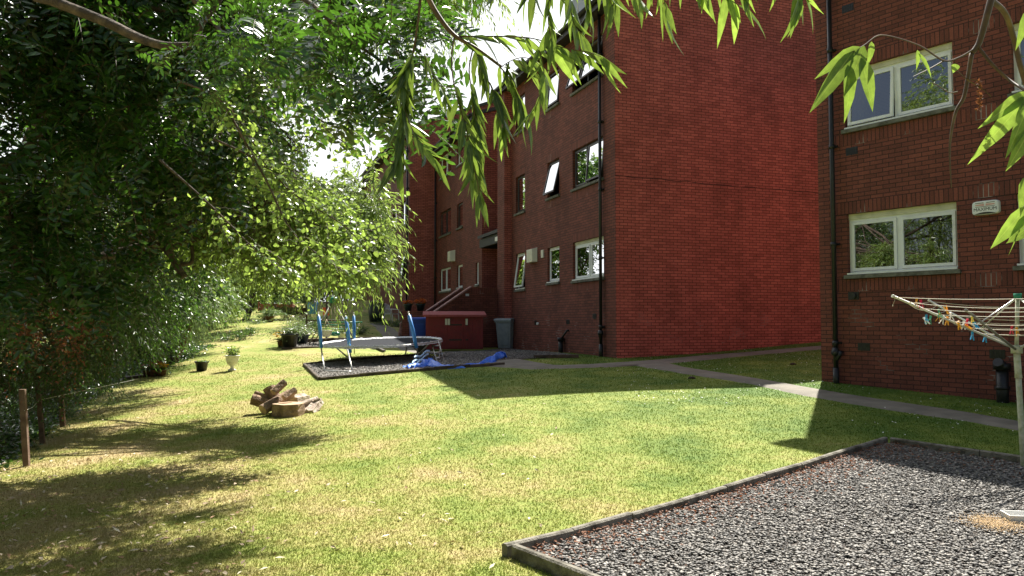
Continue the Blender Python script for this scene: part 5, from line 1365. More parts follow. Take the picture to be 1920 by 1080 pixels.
# small white tub at the right edge with spilt seed
p = G(1906, 985); T = thing('plastic_tub', p, 'white plastic tub lying on the gravel at the right edge', 'tub')
Lq = local(p, R(-12)); mb = MB(); a = [Lq(x, y, .02) for x, y in ((-.055, -.05), (.3, -.05), (.3, .1), (-.055, .1))]; b = [Lq(x, y, .085) for x, y in ((-.07, -.065), (.32, -.065), (.32, .115), (-.07, .115))]; c = [Lq(x, y, .085) for x, y in ((-.062, -.057), (.31, -.057), (.31, .107), (-.062, .107))]; d = [Lq(x, y, .03) for x, y in ((-.05, -.045), (.29, -.045), (.29, .095), (-.05, .095))]
mb.face(a[::-1]); mb.face(d)
for r0_, r1_ in ((a, b), (b, c), (c, d)):
    for i in range(4): mb.face([r0_[i], r0_[(i + 1) % 4], r1_[(i + 1) % 4], r1_[i]])
mb.build('tub', M['paint'], T)
n = 2600; c = G(1868, 992); x = c.x + rng.normal(0, .10, n); y = c.y + rng.normal(0, .1, n); LVs = Leaves()
LVs.add(np.stack([x, y, gz(x, y) + .045 + rng.uniform(0, .01, n)], 1), rand_unit(n) * [1, 1, .3], np.tile([0, 0, 1.], (n, 1)), np.full(n, .009), np.full(n, .006), rng.uniform(0, 1, n))
tag(LVs.build('spilt_seed', M['seed']), 'heap of orange bird seed beside the white tub', 'bird seed', kind='stuff')

# ------------------------------------------------------------------ rotary clothes dryer
base = G(1919, 880); base = Vector((W(1919, 800, base.y).x, base.y, base.z)); dD = base.y
cl = thing('rotary_clothes_dryer', base, 'rotary clothes dryer with slack pale cords at the right edge', 'clothes dryer')
zt = W(1912, 553, dD).z; zh = W(1905, 655, dD).z; hubP = Vector((W(1906, 650, dD).x, dD, zh)); topP = Vector((W(1908, 555, dD).x, dD, zt))
mb = MB(); mb.tube([base - Vector((0, 0, .3)), base.lerp(hubP, .78)], .026, 14); mb.build('ground_pole', M['lichen'], cl)
mb = MB(); mb.tube([base.lerp(hubP, .76), base.lerp(hubP, .80), hubP], [.034, .03, .03], 14); mb.tube([hubP, topP], .018, 12); mb.build('upper_pole', M['lichen'], cl)
mb = MB(); mb.tube([hubP - Vector((0, 0, .04)), hubP + Vector((0, 0, .04))], .05, 14); mb.build('lower_hub', M['lichen'], cl)
mb = MB(); mb.tube([topP - Vector((0, 0, .035)), topP + Vector((0, 0, .015))], .035, 14); mb.build('top_hub', M['green_plastic'], cl)
tipL = W(1676, 556, dD - .15)
ar = (tipL - hubP); aL = math.hypot(ar.x, ar.y); aH = ar.z; a0 = math.atan2(ar.y, ar.x)
tips = []
for k in range(4):
    a = a0 + k * math.pi / 2; tips.append(hubP + Vector((aL * math.cos(a), aL * math.sin(a), aH)))
for k, t in enumerate(tips):
    d_ = (t - hubP).normalized(); mb = MB(); mb.tube([hubP + d_ * .06, t], .0115, 10); ob = mb.build('arm', M['alu'], cl)
    m_ = hubP.lerp(t, .38); mb = MB(); mb.tube([topP - Vector((0, 0, .02)), m_], .007, 8); mb.build('stay', M['alu'] if k else M['steel'], cl)
    mb = MB(); mb.tube([t, t + d_ * .02], .016, 10); mb.build('arm_cap', M['ivory'], cl)
rings_ = [.30, .42, .54, .66, .78, .9, .985]
def cord_pts(k, f, sagk=.035):
    a = hubP.lerp(tips[k], f); b = hubP.lerp(tips[(k + 1) % 4], f); L_ = (b - a).length; pts = []
    up = Vector((0, 0, .0))
    for i in range(13):
        t = i / 12; pts.append(a.lerp(b, t) + Vector((0, 0, -sagk * L_ * 4 * t * (1 - t))))
    return pts
for i, f in enumerate(rings_):
    for k in range(4):
        mb = MB(); mb.tube(cord_pts(k, f, .02 + .012 * ((i + k) % 3)), .0028, 5); mb.build('cord', M['cord'], cl)
e_ = tips[0]; mb = MB(); mb.tube([e_, e_ + Vector((.01, 0, -.03)), e_ + Vector((-.012, 0, -.08))], .0015, 5); mb.tube([e_ + Vector((-.012, 0, -.08)), e_ + Vector((-.014, 0, -.095))], .004, 6); mb.build('loose_end', M['cord'], cl)
# pegs
def peg_proto(m):
    T = thing('clothes_peg', (0, 0, 0), 'peg', 'clothes peg')
    for s in (-1, 1):
        mb = MB(); mb.para((-.005, s * .003 - .002, -.035), (.010, 0, 0), (0, .005, 0), (0, s * .012 * 0 + s * 0, .03))
        mb.face([(-.005, s * .001, 0), (.005, s * .001, 0), (.005, s * .014, -.042), (-.005, s * .014, -.042)]); mb.face([(-.005, s * .005, 0), (-.005, s * .018, -.042), (.005, s * .018, -.042), (.005, s * .005, 0)])
        mb.face([(-.005, s * .014, -.042), (.005, s * .014, -.042), (.005, s * .018, -.042), (-.005, s * .018, -.042)])
        mb = MB()
        a = [Vector((-.006, s * .002, .028)), Vector((.006, s * .002, .028)), Vector((.006, s * .008, .028)), Vector((-.006, s * .008, .028))]
        b = [Vector((-.006, s * .001, 0)), Vector((.006, s * .001, 0)), Vector((.006, s * .006, 0)), Vector((-.006, s * .006, 0))]
        c = [Vector((-.005, s * .014, -.045)), Vector((.005, s * .014, -.045)), Vector((.005, s * .019, -.045)), Vector((-.005, s * .019, -.045))]
        for p_, q_ in ((a, b), (b, c)):
            for i in range(4): mb.face([p_[i], p_[(i + 1) % 4], q_[(i + 1) % 4], q_[i]])
        mb.face(a); mb.face(c[::-1]); mb.build('peg_half', M[m], T)
    mb = MB(); mb.tube([(-.007, 0, -.002), (.007, 0, -.002)], .004, 6); mb.build('spring', M['steel'], T)
    return T
def peg_copy(src):
    r = src.copy(); COL.objects.link(r)
    for ch_ in src.children:
        c_ = ch_.copy(); COL.objects.link(c_); c_.parent = r
    return r
protos = {}
PEGS = [(1718, 566, 'peg_orange', 'orange peg highest on the left arm'), (1727, 568, 'peg_red', 'red peg beside the highest orange peg'), (1737, 596, 'peg_blue', 'blue-green peg at the left end of the hanging cluster'), (1744, 598, 'peg_green', 'green peg hanging beside the leftmost blue one'),
        (1735, 600, 'peg_white', 'white peg sticking left from the leftmost cluster'), (1761, 586, 'peg_green', 'green peg on top of the second cluster'), (1761, 594, 'peg_orange', 'orange peg under the upper green one'), (1768, 598, 'peg_white', 'white peg in the middle of the second cluster'),
        (1776, 583, 'peg_orange', 'orange peg standing up from the arm'), (1776, 600, 'peg_orange', 'orange peg hanging low in the second cluster'), (1783, 592, 'peg_white', 'white peg right of the second cluster'), (1798, 608, 'peg_orange', 'orange peg at the left of the third cluster'),
        (1807, 608, 'peg_white', 'white peg of the third cluster'), (1813, 604, 'peg_red', 'red peg of the third cluster behind the white one'), (1814, 612, 'peg_orange', 'slanting orange peg of the third cluster'), (1823, 598, 'peg_yellow', 'yellow peg left of the dull brace'),
        (1829, 609, 'peg_blue', 'slanting blue peg left of the dull brace'), (1823, 628, 'peg_blue', 'left one of two low blue pegs'), (1847, 632, 'peg_blue', 'right one of two low blue pegs'), (1897, 617, 'peg_red', 'red peg hanging near the pole'), (1907, 620, 'peg_orange', 'orange peg beside the pole')]
for i, (px, py, m, lab) in enumerate(PEGS):
    if m not in protos: T = protos[m] = peg_proto(m)
    else: T = peg_copy(protos[m])
    f = (px - 1676) / (1906 - 1676); T.location = W(px, py, dD - .15 * (1 - f) - .012 * (i % 3)) 
    T.rotation_euler = (random.uniform(-.3, .3), random.uniform(-.35, .35) + (.8 if 'slanting' in lab or 'sticking' in lab else 0) + (math.pi if 'standing' in lab else 0), random.uniform(.9, 2.2)); T.scale = (1.15,) * 3
    T['label'] = lab; T['group'] = 'coloured pegs on the clothes dryer'
# dull brace lying across the arm
mb = MB(); p, q = W(1810, 580, dD - .35), W(1904, 655, dD - .06); mb.tube([p, q], .0125, 10); mb.build('brace', M['dulltube'], cl)

# ------------------------------------------------------------------ fence posts with wire at the left
for (bx, by, tx, ty, w, lab, gy) in ((50, 874, 42, 730, .06, 'thick weathered fence post at the left edge of the photo', 0), (80, 832, 70, 707, .055, 'pale-edged leaning fence post, second from the left', 0), (118, 800, 112, 690, .07, 'dark fence post in the hedge shade, third from the left', 0)):
    b_ = G(bx, by); t_ = W(tx, ty, b_.y + .05); mb = MB(); d_ = t_ - b_; a = Vector((1, .25, 0)).normalized() * w; c = Vector((-.25, 1, 0)).normalized() * w
    mb.para(b_ - a / 2 - c / 2 - d_.normalized() * .3, a, c, d_ + d_.normalized() * .3); tag(mb.build('fence_post', M['post'], None, b_), lab, 'fence post', 'old fence posts along the hedge')
p1 = W(46, 770, G(50, 874).y); p2 = W(74, 750, G(80, 832).y); mb = MB(); mb.tube([p1, p1.lerp(p2, .5) + Vector((0, 0, -.03)), p2, p2 + Vector((.1, 2.5, .1))], .004, 6); tag(mb.build('fence_wire', M['steel'], None, p1), 'slack wire between the two left fence posts', 'wire')
# low far bench and timber things near the far hedge
for (px, py, d, wdt, m, lab) in ((520, 571, 42, 1.8, 'claret', 'low red-brown timber bed in front of the far hedge'), (545, 578, 40, 1.4, 'darkwood', 'low dark raised bed on the far lawn')):
    q = W(px, py, d); q.z = gz1(q.x, q.y); mb = MB(); mb.box((q.x, q.y, q.z + .15), (wdt, .6, .35)); mb.box((q.x, q.y - .32, q.z + .3), (wdt + .06, .04, .1)); mb.box((q.x - wdt / 2, q.y - .32, q.z + .2), (.08, .08, .5)); mb.box((q.x + wdt / 2, q.y - .32, q.z + .2), (.08, .08, .5)); tag(mb.build('raised_bed', M[m], None, q), lab, 'raised bed')
# ------------------------------------------------------------------ trees
def Bs(lst, k=.76, nk=.85): return [(tuple(W(px, py, d)), (r * k, r * k * .62, r * .85 * k), int(n * nk)) for px, py, d, r, n in lst]
arr = lambda v: np.array(v, float)
def path_leaves(path, step, L, Wd, LV, TW, r0=.004, r1=.0015, hang=1.0, spread=.45, tb=.5, start=0.0, pair=1, side=None):
    P = [W(*q) for q in path]; C = catmull(P, 6); C = arr([tuple(c) for c in C])
    TW.add(C[None], np.linspace(r0, r1, len(C))[None])
    seg = np.linalg.norm(np.diff(C, axis=0), axis=1); s = np.concatenate([[0], np.cumsum(seg)]); tot = s[-1]
    n = max(2, int(1.35 * tot * (1 - start) / step)); Wd = Wd * .98; L = L * .92; t = np.linspace(start * tot, tot, n)
    for _ in range(pair):
        tt = np.clip(t + rng.normal(0, step * .3, n), 0, tot)
        Q = np.stack([np.interp(tt, s, C[:, k]) for k in range(3)], 1)
        T = nrm(np.stack([np.interp(np.clip(tt + .02, 0, tot), s, C[:, k]) for k in range(3)], 1) - np.stack([np.interp(np.clip(tt - .02, 0, tot), s, C[:, k]) for k in range(3)], 1))
        sd = rand_unit(n) * (spread + .16); 
        D = T * .55 + sd + arr([0, 0, -hang]) * rng.uniform(.6, 1.2, (n, 1))
        if side is not None: D = D + arr(side)
        N = nrm(arr([0, -1, .3]) + rng.normal(0, .8, (n, 3)))
        q = rng.uniform(.55, 1.15, n)
        LV.add(Q, D, N, L * q, Wd * q * rng.uniform(.85, 1.15, n), np.clip(rng.normal(tb, .25, n), 0, 1))
def limb_path(mb, path, r, k=8):
    C = catmull([W(*q) if len(q) == 3 and not isinstance(q, Vector) else q for q in path], 6)
    mb.tube(C, [r[0] + (r[1] - r[0]) * i / (len(C) - 1) for i in range(len(C))], k)
    return C

# the willow that overhangs the camera: trunk just behind the photographer
wp = (2.3, -1.9); zw = gz1(*wp)
wil = thing('willow_tree', (wp[0], wp[1], zw), 'near willow whose long bright leaves hang across the top and right of the photo', 'tree')
mb = MB(); limb(mb, (wp[0], wp[1], zw - .1), (1.9, -1.2, 3.6), .2, .12, 0, .05, 9, 12); mb.build('trunk', M['bark'], wil)
br = MB(); TW = Twigs(); LV = Leaves(); LVs = Leaves()
# right-hand branch
limb_path(br, [Vector((1.9, -1.2, 3.5)), Vector((1.6, .3, 3.3)), W(1880, -90, 1.75), W(1858, 0, 1.7), W(1836, 80, 1.7), W(1822, 100, 1.7)], (.011, .0055))
limb_path(br, [W(1822, 100, 1.7), W(1808, 180, 1.7), W(1792, 210, 1.7), W(1782, 260, 1.7), W(1781, 300, 1.7), W(1784, 352, 1.7)], (.0052, .0008), 6)
limb_path(br, [W(1858, 0, 1.7), W(1885, 25, 1.75), W(1900, 70, 1.8), W(1915, 130, 1.8), W(1935, 190, 1.8)], (.0065, .006), 7)
limb_path(br, [W(1832, 85, 1.7), W(1860, 120, 1.68), W(1890, 148, 1.66), W(1925, 172, 1.6)], (.004, .003), 6)
path_leaves([(1826, 92, 1.7), (1800, 107, 1.68), (1770, 114, 1.65), (1722, 85, 1.6), (1652, 66, 1.55), (1620, 85, 1.52), (1600, 96, 1.5)], .4, .01, .002, LVs, TW, .003, .0012)
path_leaves([(1770, 114, 1.65), (1745, 128, 1.65), (1712, 144, 1.65)], .4, .01, .002, LVs, TW, .002, .001)
path_leaves([(1795, 172, 1.7), (1780, 174, 1.68), (1765, 165, 1.66), (1748, 155, 1.65)], .4, .01, .002, LVs, TW, .002, .001)
path_leaves([(1785, 120, 1.7), (1812, 148, 1.66), (1840, 165, 1.66), (1858, 180, 1.66)], .4, .01, .002, LVs, TW, .0015, .001)
path_leaves([(1812, 149, 1.66), (1833, 151, 1.66), (1836, 160, 1.66)], .4, .01, .002, LVs, TW, .0015, .001)
def one(px, py, qx, qy, d, Wd, tb=.7, d2=None, nx=0.0, LVx=None):
    a, b = W(px, py, d), W(qx, qy, d2 or d); D = b - a
    v = arr([nx + rng.normal(0, .12), -1, .15 + rng.normal(0, .12)])
    (LVx or LV).add(arr([tuple(a)]), arr([tuple(D)]), v[None], arr([D.length]), arr([Wd]), arr([tb]))
for a in [(1612, 88, 1537, 136, 1.5, .026, .5), (1600, 96, 1514, 214, 1.5, .034, .35), (1620, 86, 1585, 180, 1.5, .03, .4), (1590, 120, 1602, 222, 1.5, .028, .6), (1615, 108, 1640, 208, 1.5, .03, .65), (1634, 78, 1632, 122, 1.52, .015, .7),
          (1720, 94, 1724, 128, 1.6, .011, .8), (1722, 100, 1756, 142, 1.6, .010, .9), (1792, 120, 1788, 136, 1.65, .018, .95),
          (1925, 172, 1843, 236, 1.55, .028, .8), (1928, 178, 1838, 290, 1.55, .036, .95), (1930, 190, 1890, 296, 1.5, .03, .8), (1932, 240, 1894, 317, 1.5, .03, .75), (1925, 185, 1902, 280, 1.55, .026, .6),
          (1925, 388, 1855, 467, 1.5, .034, 1.), (1928, 402, 1888, 452, 1.5, .018, .9), (1930, 430, 1890, 456, 1.5, .018, .4), (1926, 330, 1915, 395, 1.5, .03, .6), (1912, 420, 1898, 480, 1.5, .003, .6), (1925, 20, 1912, 90, 1.55, .02, .6)]:
    one(*a)
# dead catkin
CT = Leaves()
for i in range(60):
    t = i / 59; c = W(1834 + 3 * math.sin(t * 3), 152 + 55 * t, 1.66); v = rand_unit(1)[0]
    CT.add(arr([tuple(c)]), v[None], rand_unit(1), arr([.009]), arr([.005]), arr([.5]))
# top-centre branch of the same willow
limb_path(br, [Vector((1.9, -1.2, 3.6)), Vector((.9, .6, 3.7)), Vector((.2, 1.5, 3.3)), W(760, -120, 2.2), W(800, -10, 2.2), W(822, 30, 2.2), W(852, 66, 2.2), W(895, 92, 2.2), W(940, 125, 2.25)], (.013, .004))
path_leaves([(858, 68, 2.2), (900, 68, 2.2), (945, 68, 2.2), (1000, 72, 2.15), (1060, 90, 2.1), (1105, 98, 2.05), (1132, 108, 2.0)], .02, .125, .021, LV, TW, .003, .001, .75, .35, .55, pair=1, side=(.35, 0, 0))
path_leaves([(852, 66, 2.2), (847, 110, 2.18), (850, 150, 2.16), (862, 200, 2.15), (876, 250, 2.14), (888, 310, 2.13), (902, 372, 2.12)], .02, .12, .02, LV, TW, .003, .001, .7, .35, .35, start=.35)
path_leaves([(888, 88, 2.2), (880, 130, 2.2), (886, 180, 2.2), (892, 260, 2.2), (882, 330, 2.2)], .018, .12, .021, LV, TW, .003, .001, .7, .4, .3, start=.3, pair=2)
path_leaves([(790, -10, 2.3), (783, 50, 2.3), (772, 110, 2.3), (757, 150, 2.3), (757, 200, 2.3), (750, 260, 2.3), (742, 310, 2.3)], .015, .12, .022, LV, TW, .0045, .001, .8, .35, .25, start=.35, pair=2)
path_leaves([(757, 200, 2.3), (772, 240, 2.28), (790, 270, 2.26), (815, 300, 2.25)], .02, .115, .02, LV, TW, .002, .001, .5, .3, .6, start=.2, side=(.3, 0, 0))
path_leaves([(935, 122, 2.25), (958, 150, 2.25), (975, 190, 2.25), (985, 220, 2.25)], .014, .12, .022, LV, TW, .003, .001, .9, .3, .35)
path_leaves([(940, 125, 2.25), (962, 112, 2.2), (985, 108, 2.2), (1010, 120, 2.2), (1020, 150, 2.2)], .016, .12, .02, LV, TW, .002, .001, .8, .35, .4)
path_leaves([(895, 92, 2.2), (905, 130, 2.2), (925, 170, 2.2), (940, 215, 2.2), (945, 240, 2.2)], .014, .12, .022, LV, TW, .003, .001, .9, .3, .35)
path_leaves([(1010, 90, 2.1), (1020, 130, 2.1), (1015, 170, 2.1), (1000, 215, 2.1)], .022, .1, .018, LV, TW, .002, .001, .5, .35, .6)
path_leaves([(795, 100, 2.25), (812, 140, 2.25), (830, 170, 2.25), (842, 200, 2.25)], .02, .1, .02, LV, TW, .002, .001, .8, .3, .45)
limb_path(br, [Vector((.9, .6, 3.7)), Vector((.8, 1.5, 3.3)), W(1150, -190, 2.1), W(1110, -110, 2.1), W(1040, -50, 2.1)], (.015, .004))
for path, tb in (([(1040, -60, 2.1), (1030, 0, 2.1), (1028, 40, 2.1), (1035, 80, 2.1)], .5), ([(1010, -60, 2.15), (1000, -20, 2.15), (985, 0, 2.15)], .3), ([(1060, -60, 2.1), (1068, -10, 2.1), (1075, 40, 2.1), (1095, 70, 2.1)], .5), ([(960, -80, 2.2), (945, -40, 2.2), (930, -20, 2.2)], .2),
                 ([(1110, -80, 2.0), (1125, -40, 2.0), (1140, -10, 2.0), (1150, 15, 2.0)], .75), ([(1150, -90, 1.9), (1175, -50, 1.9), (1190, -20, 1.9), (1200, 5, 1.9)], .65), ([(1190, -80, 1.9), (1225, -40, 1.9), (1245, 0, 1.9), (1252, 25, 1.9)], .75), ([(1230, -90, 1.8), (1270, -55, 1.8), (1310, -35, 1.8), (1330, -15, 1.8)], .6),
                 ([(1300, -80, 1.8), (1340, -40, 1.8), (1365, -5, 1.8), (1385, 10, 1.8)], .8), ([(1400, -110, 1.8), (1440, -80, 1.8), (1470, -60, 1.8), (1490, -40, 1.8)], .6), ([(1440, -90, 1.75), (1490, -50, 1.75), (1500, -15, 1.75), (1505, 5, 1.75)], .75), ([(1180, -90, 2.1), (1155, -50, 2.1), (1155, 0, 2.1)], .6), ([(1090, -60, 2.2), (1100, -20, 2.2), (1102, 20, 2.2)], .4), ([(1350, -100, 1.75), (1385, -60, 1.75), (1400, -20, 1.75)], .6)):
    path_leaves(path, .018, .115, .02, LV, TW, .0025, .001, .85, .4, tb, start=.15)
limb_path(br, [Vector((1.9, -1.2, 3.6)), Vector((1.5, .4, 3.4)), Vector((1.1, 1.4, 3.2)), W(1500, -160, 1.8), W(1380, -100, 1.8), W(1250, -90, 1.85), W(1100, -70, 2.0), W(1000, -65, 2.15)], (.04, .003))
# crown over the photographer, out of view
for c, r, n in (((.4, -.9, 4.6), 1.2, 300), ((2.6, -1.5, 4.6), 1.3, 300), ((1.6, -3.4, 4.2), 1.4, 300), ((-1.2, -2.0, 4.4), 1.2, 260)):
    blob(c, r, n, .5, LVs, TW, 'willow', .11, .022, 12, .7)
    limb(br, (1.9, -1.2, 3.6), c, .06, .02, .05, .08)
br.build('branches', M['twig'], wil); TW.build('twigs', M['twig'], wil)
CT.build('catkin', M['leaf_brown'], wil)
LV.build('hanging_leaves', M['leaf_near'], wil, 'lance', fold=.35, curl=.26)
LVs.build('crown', M['leaf_near'], wil, 'simple')

# dark tree at upper left with feather leaves reaching over the lawn
def rowan_extra(LV, TW, br, pts):
    limb_path(br, [pts[6], Vector((-3.6, 5.2, 4.4)), W(60, -15, 4.6), W(100, 2, 4.4), W(200, 42, 4.3), W(262, 72, 4.2), W(310, 86, 4.1), W(355, 86, 4.05)], (.04, .02), 10)
    limb_path(br, [W(352, 86, 4.05), W(372, 82, 4.05), W(374, 60, 4.0), W(380, 42, 4.0), W(405, 12, 4.0), W(425, -30, 4.0)], (.016, .013), 9)
    limb_path(br, [W(425, -30, 4.0), W(520, -20, 3.6), W(580, 5, 3.3), W(625, 45, 3.1), W(672, 85, 3.0), W(720, 120, 3.0), W(765, 170, 3.0)], (.014, .004), 7)
    limb_path(br, [W(672, 60, 3.0), W(720, 75, 3.0), W(765, 115, 3.0), W(790, 130, 3.0)], (.006, .003), 6)
    limb_path(br, [W(790, -30, 2.9), W(785, 30, 2.9), W(778, 90, 2.9), W(758, 130, 2.9), W(757, 190, 2.9)], (.006, .003), 6)
    rng2 = rng
    S = []; D = []
    for (px, py, d), n, spr in (((640, 110, 3.0), 20, 45), ((730, 170, 3.0), 22, 34), ((690, 215, 3.0), 9, 26), ((620, 140, 3.1), 8, 26), ((790, 120, 2.9), 30, 34), ((590, 40, 3.3), 45, 60), ((710, 20, 3.1), 34, 45), ((800, 210, 2.9), 14, 26), ((520, 80, 3.8), 90, 70), ((660, 190, 3.0), 14, 25), ((450, 60, 4.0), 80, 70), ((780, 30, 3.0), 40, 35)):
        for _ in range(n):
            S.append(tuple(W(px + rng2.normal(0, spr), py + rng2.normal(0, spr * .8), d + rng2.normal(0, .18))))
            a = rng2.uniform(0, 6.28); D.append((math.cos(a) , math.sin(a) * .8, rng2.uniform(-.7, .25)))
    S = arr(S); D = arr(D); sprays(S, D, rng2.uniform(.13, .21, len(S)), np.full(len(S), .35), 13, .05, .018, 'pinnate', LV, TW, .0015, .35)
    # left dark foliage close by
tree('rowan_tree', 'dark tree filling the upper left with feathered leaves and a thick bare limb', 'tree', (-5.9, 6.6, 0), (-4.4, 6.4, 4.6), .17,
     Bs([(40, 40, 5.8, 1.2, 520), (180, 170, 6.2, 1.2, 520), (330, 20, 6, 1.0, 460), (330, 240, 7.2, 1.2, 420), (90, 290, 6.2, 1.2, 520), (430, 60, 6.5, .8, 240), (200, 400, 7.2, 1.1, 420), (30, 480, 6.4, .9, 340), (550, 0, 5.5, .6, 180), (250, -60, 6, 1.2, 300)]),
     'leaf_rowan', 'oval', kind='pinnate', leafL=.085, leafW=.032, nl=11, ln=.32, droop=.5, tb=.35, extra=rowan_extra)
def round_extra(LV, TW, br, pts):
    for path in ([(430, 90, 4.5), (480, 135, 4.4), (560, 190, 4.3), (620, 250, 4.2), (690, 290, 4.2)], [(380, 130, 4.6), (440, 230, 4.5), (500, 340, 4.5), (545, 430, 4.4), (600, 480, 4.4), (650, 510, 4.4)], [(330, 150, 5), (420, 190, 5), (470, 260, 5), (510, 320, 5), (600, 340, 5)], [(400, 260, 5), (480, 300, 5), (560, 370, 5), (640, 420, 5), (690, 470, 5)],
                 [(560, 190, 4.3), (600, 225, 4.3), (640, 240, 4.2), (690, 260, 4.2)], [(300, 300, 5), (400, 390, 5), (480, 470, 5), (540, 520, 5)]):
        limb_path(br, [W(*q) for q in path], (.009, .002), 6)
        P = catmull([W(*q) for q in path], 5)
        for c in P[4:]:
            n = 2 if path[0][1] < 200 and path[0][0] > 400 else 4; S = arr([tuple(c)] * n); D = rand_unit(n) * arr([1, .8, .7]) + arr([.3, 0, -.25])
            sprays(S, D, rng.uniform(.12, .34, n), np.full(n, .4), 5, .046, .036, 'round', LV, TW, .0018, .55)
    limb_path(br, [pts[5], Vector((-3.6, 7.5, 4.6)), W(330, -30, 5.2), W(400, 40, 4.8), W(430, 90, 4.5)], (.04, .009), 8)
    limb_path(br, [W(290, 500, 8.5), W(285, 440, 8.5), W(310, 420, 8.4), W(330, 400, 8.4)], (.045, .03), 8)
    limb_path(br, [W(345, 520, 8.5), W(318, 470, 8.5), W(330, 430, 8.4), W(390, 400, 8.3), W(430, 300, 8.2)], (.045, .02), 8)
    limb_path(br, [W(210, 460, 8.6), W(250, 445, 8.6), W(290, 450, 8.6), W(330, 490, 8.6), W(360, 490, 8.6), W(355, 430, 8.6)], (.035, .02), 8)
tree('aspen_tree', 'bright tree with small round leaves in the middle left, twigs bare against the sky', 'tree', (-7.7, 9.7, 0), (-5.6, 9.2, 4.6), .15,
     Bs([(425, 260, 8.2, .85, 420), (505, 375, 8.6, .65, 330), (440, 370, 9, .9, 480), (590, 420, 9, .55, 260), (390, 310, 8.4, .9, 460), (500, 440, 9.4, .6, 320), (610, 400, 9, .38, 120), (400, 190, 8.4, .9, 380), (330, 400, 9.3, .8, 360), (480, 170, 8.2, .6, 150), (550, 280, 8.6, .25, 24)]),
     'leaf_round', 'oval', kind='round', leafL=.062, leafW=.048, nl=9, ln=.4, droop=.4, tb=.55, extra=round_extra)
tree('willow_tree', 'sunlit willow with narrow leaves hanging in front of the far brick houses', 'tree', (-9.3, 15.4, 0), (-6.2, 14.0, 5.2), .17,
     Bs([(640, 410, 11.5, .65, 300), (685, 365, 11, .36, 110), (690, 430, 11, .45, 170), (600, 420, 12, .8, 330), (520, 420, 12.4, .8, 330), (655, 485, 11.2, .36, 130), (698, 400, 11, .22, 60), (600, 30, 9.5, .8, 230), (700, 10, 9.5, .7, 170), (520, 90, 9.5, .8, 200), (795, 10, 9.7, .42, 90), (690, -60, 8.6, .55, 190), (790, -75, 8.6, .55, 190), (880, -85, 8.7, .45, 130), (590, 480, 12, .5, 190), (590, 370, 12, .4, 110), (440, 420, 13, 1.1, 400), (680, 500, 10.8, .18, 34), (530, 490, 13, .3, 80), (640, 520, 11.5, .16, 34)]),  # clumps above the view are added to shade the lower-left lawn
     'leaf_willow', kind='willow', leafL=.15, leafW=.026, nl=12, ln=.5, droop=.55, tb=.6)
